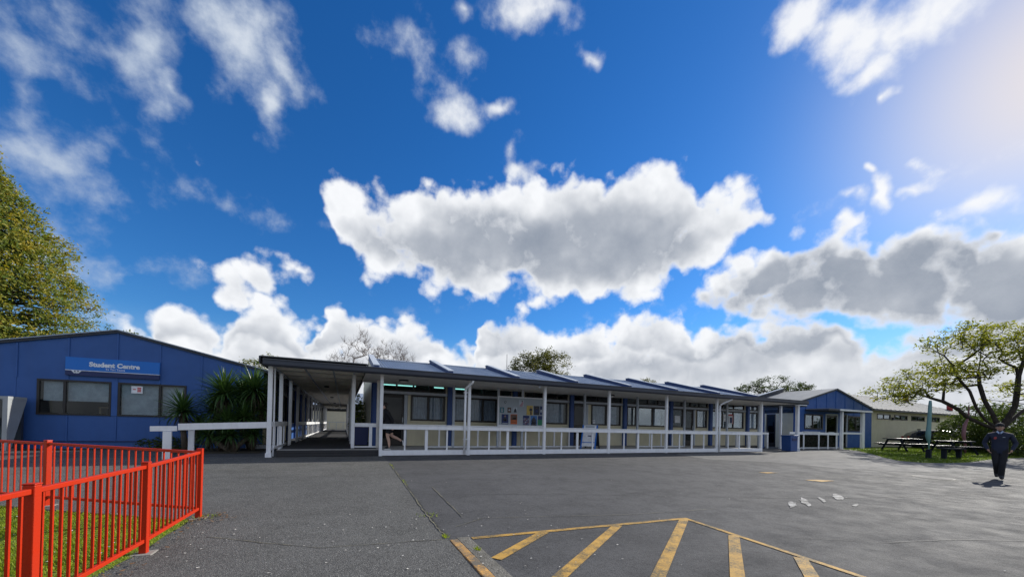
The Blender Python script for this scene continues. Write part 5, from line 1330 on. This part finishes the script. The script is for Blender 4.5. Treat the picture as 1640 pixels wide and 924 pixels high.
tree('spreading_tree', 'large spreading tree with thick limbs and sunlit yellow green leaves at the right', tuple(BT), bt(-.1, 0, 1.5), .36, big_lobes, big_per, 24, .20, 'leaf_big', 'bark_dark', (.55, .55, .26), .012, lift=.12, shell=.3, jit=.14,
     mains=[[bt(-1.5, 0, 2.9), bt(-2.7, 0, 4.8), bt(-3.6, 0, 6.2)], [bt(-.6, .3, 3.4), bt(-.9, .4, 5.3), bt(-.6, .5, 7.2)], [bt(.6, -.3, 3.0), bt(.8, -.3, 4.9), bt(1.6, 0, 6.7)], [bt(1.9, .4, 2.7), bt(3.8, .2, 4.2)], [bt(-1.6, .4, 2.3), bt(-3.2, .4, 3.3), bt(-5.0, .5, 3.9)]])
# shrubs and hedge
def shrub(name, label, c, r, n, s, mat, group=None, cat='shrub'):
    b = (c[0], c[1], gz(c[0], c[1])); t = thing(name, label, cat, b, group)
    st = MB()
    for i in range(7):
        a = U(0, 6.3); st.cyl(b, (c[0]+r[0]*.5*math.cos(a), c[1]+r[1]*.5*math.sin(a), c[2]+r[2]*U(-.2, .5)), .03, .012, 5, cap=False)
    st.build('stems', 'bark_dark', t)
    cm = MB()
    for i in range(n):
        p, v = in_lobe(c, r, .55); bump = 1+.22*mnoise.noise(v*2.4)
        p = Vector(c)+(p-Vector(c))*bump; p.z = max(p.z, b[2]+.04)
        leaf(cm, p, s, v*1.6+Vector((0, 0, .4)), .6)
    o = cm.raw('foliage', mat, t); o['kind'] = 'stuff'
    return t
SG = 'shrubs under the large tree'
shrub('shrub', 'large rounded dark shrub right of the cream wing', (40.6, 11.8, 1.15), (1.7, 1.3, 1.55), 3000, .20, 'leaf_dark', SG)
shrub('shrub', 'dark shrub between the rounded one and the big trunk', (41.5, 10.6, .95), (1.9, 1.2, 1.35), 2600, .20, 'leaf_dark', SG)
shrub('shrub', 'dense dark bush wrapped around the foot of the spreading tree', (39.4, 9.0, .7), (2.0, 1.0, 1.1), 2600, .18, 'leaf_dark', SG)
shrub('shrub', 'sunlit yellow green low bush at the right edge behind the walking man', (40.6, 7.9, .35), (2.0, 1.1, .7), 2200, .16, 'leaf_olive', SG)
shrub('shrub', 'tall dark bush standing behind the spreading tree trunk', (46.5, 11.4, 1.5), (2.6, 1.6, 2.0), 2800, .26, 'leaf_dark', SG)
shrub('shrub', 'farthest dark bush closing the gap at the right edge', (47.5, 9.0, 1.3), (2.8, 1.8, 1.7), 2600, .26, 'leaf_dark', SG)
for i, (x, y, lab) in enumerate(((64, 17, 'far dark tree seen beneath the crown of the spreading tree'), (66, 10, 'far low dark tree at the right edge beyond the shrubs'))):
    tree('background_tree', lab, (x, y, 0), (x, y, 2.2), .3, [((x, y, 3.2), (4.5, 3, 1.5)), ((x-3, y+2, 2.4), (3, 2.5, 1.3))], 55, 24, .4, 'leaf_dark', 'bark_dark', (.9, .9, .5))
hd = thing('hedge', 'dark clipped hedge behind the white railing under the blue gable window', 'hedge', (28.7, 14.95, 0))
cm = MB()
for i in range(3800):
    leaf(cm, Vector((U(26.55, 30.7), U(14.68, 15.2), U(.02, 1.0))), .12, Vector((0, -1.2, .3)), .8)
o = cm.raw('foliage', 'leaf_hedge', hd); o['kind'] = 'stuff'
MB().box(26.7, 30.6, 14.8, 15.15, 0, .9).build('stems', 'bark_dark', hd)
shrub('garden_shrub', 'green shrub in the gap between the walkway and the classroom end wall', (.78, 22.5, 1.2), (.55, 1.2, 1.3), 1500, .16, 'leaf_light', None)
shrub('garden_shrub', 'low dark leafy plant at the far right side of the walkway', (.62, 33, .9), (.35, 1.6, .9), 900, .16, 'leaf_light', None)
shrub('ground_plant', 'low dark ground plants at the foot of the blue wall', (-5.6, 16.9, .15), (.9, .4, .32), 700, .12, 'leaf_dark', None)

# yuccas: each head of sword leaves is a part of its plant
def rosette(mb, c, L, n, w, spread=(5, 118), axis=Vector((0, 0, 1))):
    q = Vector((0, 0, 1)).rotation_difference(axis)
    for i in range(n):
        t = R(spread[0]+(spread[1]-spread[0])*(max(0., i+U(-.4, .4))/n)**.8); a = i*2.39996+U(-.2, .2)
        l = L*U(.78, 1.08); bend = U(.04, .22)+max(0, t-1.2)*.25
        rows = []
        for j in range(5):
            s = j/4; tt = t+bend*s*s
            r_ = math.sin(tt)*l*s; z_ = math.cos(tt)*l*s
            ctr = Vector((math.cos(a)*r_, math.sin(a)*r_, z_)); side = Vector((-math.sin(a), math.cos(a), 0))
            ww = w*(.75, 1., .9, .6, .05)[j]; up = Vector((-math.cos(a)*math.cos(tt), -math.sin(a)*math.cos(tt), math.sin(tt)))
            rows.append([ctr-side*ww/2+up*ww*.25, ctr, ctr+side*ww/2+up*ww*.25])
        o = [c+q @ p for row in rows for p in row]
        fs = []
        for j in range(4):
            k = j*3; fs += [(k, k+1, k+4, k+3), (k+1, k+2, k+5, k+4)]
        mb.add(o, fs)
def yucca(label, base, heads):
    t = thing('yucca', label, 'yucca', base, 'yuccas in front of the blue building')
    for (x, y, z, L, n) in heads:
        MB().tube([base, ((base[0]+x)/2+U(-.08, .08), (base[1]+y)/2, z*.45), (x, y, z)], [.10, .08, .07], 8).build('trunk', 'bark_grey', t)
        m = MB(); rosette(m, Vector((x, y, z)), L, n, .058); o = m.raw('leaf_head', 'leaf_yucca', t); o['kind'] = 'stuff'
        m = MB(); rosette(m, Vector((x, y, z-.12)), L*.8, int(n*.28), .042, (112, 170)); o = m.raw('dead_leaves', 'leaf_dead', t); o['kind'] = 'stuff'
yucca('small low yucca with one spiky head beside the blue building window', (-4.85, 16.1, 0), [(-4.88, 15.9, 1.32, .80, 120), (-4.6, 16.3, .8, .6, 70)])
yucca('tall yucca with broad spiky heads in the middle of the clump', (-3.85, 16.0, 0), [(-3.75, 15.85, 1.95, 1.0, 170), (-3.3, 16.3, 1.85, .9, 130), (-4.1, 16.3, 1.35, .85, 120), (-3.6, 15.6, 1.0, .75, 110)])
yucca('tall yucca nearest the walkway post', (-3.0, 16.1, 0), [(-2.92, 15.9, 2.12, .95, 160), (-2.75, 16.3, 1.5, .8, 120), (-3.15, 15.65, 1.15, .8, 120)])
yucca('short bushy yucca filling the foot of the clump', (-3.4, 15.4, 0), [(-3.45, 15.35, .55, .65, 110), (-2.85, 15.5, .6, .6, 100), (-4.1, 15.6, .55, .65, 100)])

# ------------------------------------------------------------------ people
def person(label, loc, rz, J, bones, extra_vg=(), seed=0):
    """J: joints name -> (position, radius x, radius y) in the person's own space, facing -Y; bones: (a, b, material)"""
    t = thing('person', label, 'person', loc, None, None, 0.)
    names = list(J); idx = {n: i for i, n in enumerate(names)}
    me = bpy.data.meshes.new('body')
    me.from_pydata([J[n][0] for n in names], [(idx[a], idx[b]) for a, b, _ in bones], [])
    o = bpy.data.objects.new('body', me); col.objects.link(o)
    o.modifiers.new('skin', 'SKIN'); s = o.modifiers.new('sub', 'SUBSURF'); s.levels = s.render_levels = 2
    sv = me.skin_vertices[0].data
    for n in names:
        sv[idx[n]].radius = J[n][1:3]; sv[idx[n]].use_root = (n == 'pelvis')
    dg = bpy.context.evaluated_depsgraph_get()
    m2 = bpy.data.meshes.new_from_object(o.evaluated_get(dg))
    bpy.data.objects.remove(o); bpy.data.meshes.remove(me)
    mats = []
    for _, _, m in bones:
        if m not in mats: mats.append(m)
    m2.materials.clear()
    for m in mats: m2.materials.append(MATS[m])
    seg = [(Vector(J[a][0]), Vector(J[b][0]), mats.index(m), (J[a][1]+J[b][1])/2) for a, b, m in bones]
    for p in m2.polygons:
        c = p.center; best = 1e9
        for a, b, mi, r in seg:
            d = b-a; k = max(0., min(1., (c-a).dot(d)/max(d.length_squared, 1e-9))); dist = (c-(a+d*k)).length/max(r, .02)
            if dist < best: best, p.material_index = dist, mi
        p.use_smooth = True
    m2.name = 'body'
    bo = link_mesh('body', m2, None, t)
    t.rotation_euler = (0, 0, rz)
    return t
def local(mb, nm, mat, t):
    """a piece given in the person's own space"""
    me = bpy.data.meshes.new(nm); me.from_pydata(mb.v, [], mb.f); me.polygons.foreach_set('use_smooth', mb.sm)
    bm = bmesh.new(); bm.from_mesh(me); bmesh.ops.recalc_face_normals(bm, faces=bm.faces); bm.to_mesh(me); bm.free()
    return link_mesh(nm, me, mat, t)
def hand(J, bones, side, wrist, d, mat, curl):
    """palm, four unequal bent fingers and a thumb leaving the side of the palm"""
    d = Vector(d).normalized(); f = Vector((0, -1, 0)); ac = d.cross(f).normalized(); w = Vector(wrist)
    J['palm'+side] = (tuple(w+d*.055), .022, .036)
    bones.append(('wrist'+side, 'palm'+side, mat))
    for k, L in enumerate((.062, .072, .066, .050)):
        b = w+d*.095+f*(.030-.020*k)
        m = b+d*L*.5+ac*curl*.25*L; e = m+d*L*.38+ac*curl*.55*L
        for q, p in (('a', b), ('b', m), ('c', e)): J['f%d%s%s' % (k, q, side)] = (tuple(p), .0085, .0085)
        bones.extend([('palm'+side, 'f%da%s' % (k, side), mat), ('f%da%s' % (k, side), 'f%db%s' % (k, side), mat), ('f%db%s' % (k, side), 'f%dc%s' % (k, side), mat)])
    b = w+d*.03+f*.035; e = b+d*.045+f*.022
    J['ta'+side] = (tuple(b), .010, .010); J['tb'+side] = (tuple(e), .009, .009)
    bones.extend([('palm'+side, 'ta'+side, mat), ('ta'+side, 'tb'+side, mat)])
def head_bits(t, c, tilt_y, skin, hair, cap=None, bun=False):
    """face: eyes, nose, ears, mouth; hair or cap"""
    c = Vector(c); y = -1
    local(MB().ell(c+Vector((0, 0, 0)), (.076, .096, .118), 16, 12).ell(c+Vector((0, -.035, -.06)), (.056, .058, .055), 12, 8).ell(c+Vector((0, -.100, -.015)), (.014, .020, .024), 8, 6)
          .ell(c+Vector((.078, .005, -.012)), (.010, .020, .032), 8, 6).ell(c+Vector((-.078, .005, -.012)), (.010, .020, .032), 8, 6), 'head', skin, t)
    for s in (-1, 1):
        local(MB().ell(c+Vector((s*.031, -.084, .008)), (.013, .009, .009), 8, 6), 'eye', 'p_pale' if 'p_pale' in MATS else 'paper', t)
        local(MB().ell(c+Vector((s*.031, -.092, .008)), (.006, .004, .006), 6, 5), 'pupil', 'hair', t)
        local(MB().ell(c+Vector((s*.031, -.088, .030)), (.019, .008, .004), 8, 5), 'eyebrow', 'hair', t)
    local(MB().ell(c+Vector((0, -.090, -.062)), (.024, .008, .007), 8, 5), 'mouth', 'badge_red', t)
    h = MB()
    h.ell(c+Vector((0, .018, .030)), (.086, .098, .104), 16, 10)
    if bun: h.ell(c+Vector((0, .105, .07)), (.045, .045, .045), 10, 8).ell(c+Vector((0, .07, -.04)), (.06, .04, .07), 10, 8)
    local(h, 'hair', hair, t)
    if cap:
        k = MB().ell(c+Vector((0, .012, .062)), (.094, .110, .080), 16, 10)
        k.prism([(-.075, -.05), (-.06, -.165), (0, -.19), (.06, -.165), (.075, -.05)], 'z', 0, .012)
        for i in range(len(k.v)-10, len(k.v)): v = k.v[i]; k.v[i] = (c.x+v[0], c.y+v[1], c.z+.055+v[2])
        local(k, 'cap', cap, t)
def man():
    J, B = {}, []
    S = lambda n, p, rx, ry=None: J.__setitem__(n, (p, rx, ry or rx))
    S('pelvis', (0, 0, .95), .175, .125); S('waist', (0, 0, 1.10), .175, .13); S('chest', (0, -.01, 1.30), .195, .135); S('uchest', (0, 0, 1.43), .17, .11); S('neck', (0, .005, 1.52), .062, .066); S('head0', (0, 0, 1.60), .055, .06)
    B += [('pelvis', 'waist', 'cloth_navy'), ('waist', 'chest', 'cloth_navy'), ('chest', 'uchest', 'cloth_navy'), ('uchest', 'neck', 'cloth_navy'), ('neck', 'head0', 'skin')]
    for s, n in ((1, 'L'), (-1, 'R')):
        S('sh'+n, (s*.205, 0, 1.42), .075); S('el'+n, (s*.315, .05, 1.16), .062); S('wrist'+n, (s*.245, -.10, .97), .045)
        B += [('uchest', 'sh'+n, 'cloth_navy'), ('sh'+n, 'el'+n, 'cloth_navy'), ('el'+n, 'wrist'+n, 'cloth_navy')]
        hand(J, B, n, J['wrist'+n][0], (-s*.35, -.25, -.8), 'skin', s*.5)
    # left leg carries the weight, right leg swings behind
    S('hipL', (.085, 0, .90), .115, .115); S('knL', (.05, -.06, .50), .085, .085); S('anL', (.035, .0, .10), .068, .068); S('toL', (.05, -.16, .045), .045, .04)
    S('hipR', (-.085, 0, .90), .115, .115); S('knR', (-.06, -.02, .49), .085, .085); S('anR', (-.055, .30, .20), .068, .068); S('toR', (-.06, .24, .06), .045, .04)
    for n in 'LR': B += [('pelvis', 'hip'+n, 'cloth_black'), ('hip'+n, 'kn'+n, 'cloth_black'), ('kn'+n, 'an'+n, 'cloth_black'), ('an'+n, 'to'+n, 'shoe')]
    t = person('man in a dark cap, navy jacket and black trousers walking towards the camera', (19.15, 4.75, -.3+.004), 0, J, B)
    head_bits(t, (0, -.02, 1.665), 0, 'skin', 'hair', 'cloth_black')
    for s in (-1, 1):
        local(MB().prism([(s*.02, 1.455), (s*.075, 1.52), (s*.05, 1.56), (s*.005, 1.50)], 'y', -.125, -.085), 'collar', 'cloth_shirt', t)
        local(MB().tube([(s*.06, .0, 1.512), (s*.17, .0, 1.488), (s*.26, .02, 1.38), (s*.345, .05, 1.18)], [.014, .014, .014, .012], 6), 'sleeve_stripe', 'cloth_stripe', t)
    local(MB().prism([(-.12, 1.34), (-.09, 1.37), (-.06, 1.36), (-.06, 1.31), (-.09, 1.28), (-.12, 1.30)], 'y', -.152, -.140), 'chest_badge', 'badge_red', t)
    local(MB().box(.055, .105, -.152, -.140, 1.345, 1.36), 'chest_print', 'board_grey', t)
    local(MB().prism([(-.022, 1.50), (.022, 1.50), (.012, 1.44), (-.012, 1.44)], 'y', -.118, -.105), 'tie', 'navy', t)
    t.rotation_euler = (0, 0, -R(76)); WM[t.name] = Matrix.Translation(t.location) @ Matrix.Rotation(-R(76), 4, 'Z')
man()
def girl():
    J, B = {}, []
    S = lambda n, p, rx, ry=None: J.__setitem__(n, (p, rx, ry or rx))
    S('pelvis', (0, .03, .86), .155, .125); S('waist', (0, .0, 1.0), .15, .125); S('chest', (0, -.06, 1.17), .17, .135); S('uchest', (0, -.10, 1.29), .145, .10); S('neck', (0, -.13, 1.38), .05); S('head0', (0, -.16, 1.45), .05)
    B += [('pelvis', 'waist', 'cloth_black'), ('waist', 'chest', 'cloth_black'), ('chest', 'uchest', 'cloth_black'), ('uchest', 'neck', 'cloth_black'), ('neck', 'head0', 'skin_pale')]
    for s, n, sw in ((1, 'L', .16), (-1, 'R', -.14)):
        S('sh'+n, (s*.175, -.09, 1.28), .066); S('el'+n, (s*.215, -.02+sw*.7, 1.03), .055); S('wrist'+n, (s*.20, -.07+sw*1.3, .82), .04)
        B += [('uchest', 'sh'+n, 'cloth_black'), ('sh'+n, 'el'+n, 'cloth_black'), ('el'+n, 'wrist'+n, 'cloth_black')]
        hand(J, B, n, J['wrist'+n][0], (-s*.05, -.2, -.95), 'skin_pale', s*.5)
    S('hipL', (.08, .03, .82), .11); S('tmL', (.075, -.02, .62), .100); S('knL', (.07, -.05, .46), .062); S('caL', (.07, -.0, .30), .054); S('anL', (.07, .02, .09), .038); S('toL', (.07, -.13, .04), .04, .035)
    S('hipR', (-.08, .03, .82), .11); S('tmR', (-.075, .06, .63), .100); S('knR', (-.07, .10, .47), .062); S('caR', (-.07, .26, .40), .054); S('anR', (-.07, .43, .31), .038); S('toR', (-.07, .47, .17), .04, .035)
    for n in 'LR': B += [('pelvis', 'hip'+n, 'cloth_black'), ('hip'+n, 'tm'+n, 'cloth_black'), ('tm'+n, 'kn'+n, 'skin_pale'), ('kn'+n, 'ca'+n, 'skin_pale'), ('ca'+n, 'an'+n, 'skin_pale'), ('an'+n, 'to'+n, 'shoe')]
    t = person('girl in a dark jacket and black shorts striding along the veranda', (1.45, 13.95, .16), 0, J, B)
    head_bits(t, (0, -.19, 1.515), 0, 'skin_pale', 'hair', None, True)
    local(MB().bar((-.07, .485, .31), (-.07, .515, .13), .085, .03, up=(0, 1, .2)), 'sole', 'sole', t)
    local(MB().box(.03, .11, -.17, .06, -.002, .022), 'sole', 'sole', t)
    t.rotation_euler = (0, 0, -R(90)); WM[t.name] = Matrix.Translation(t.location)
girl()
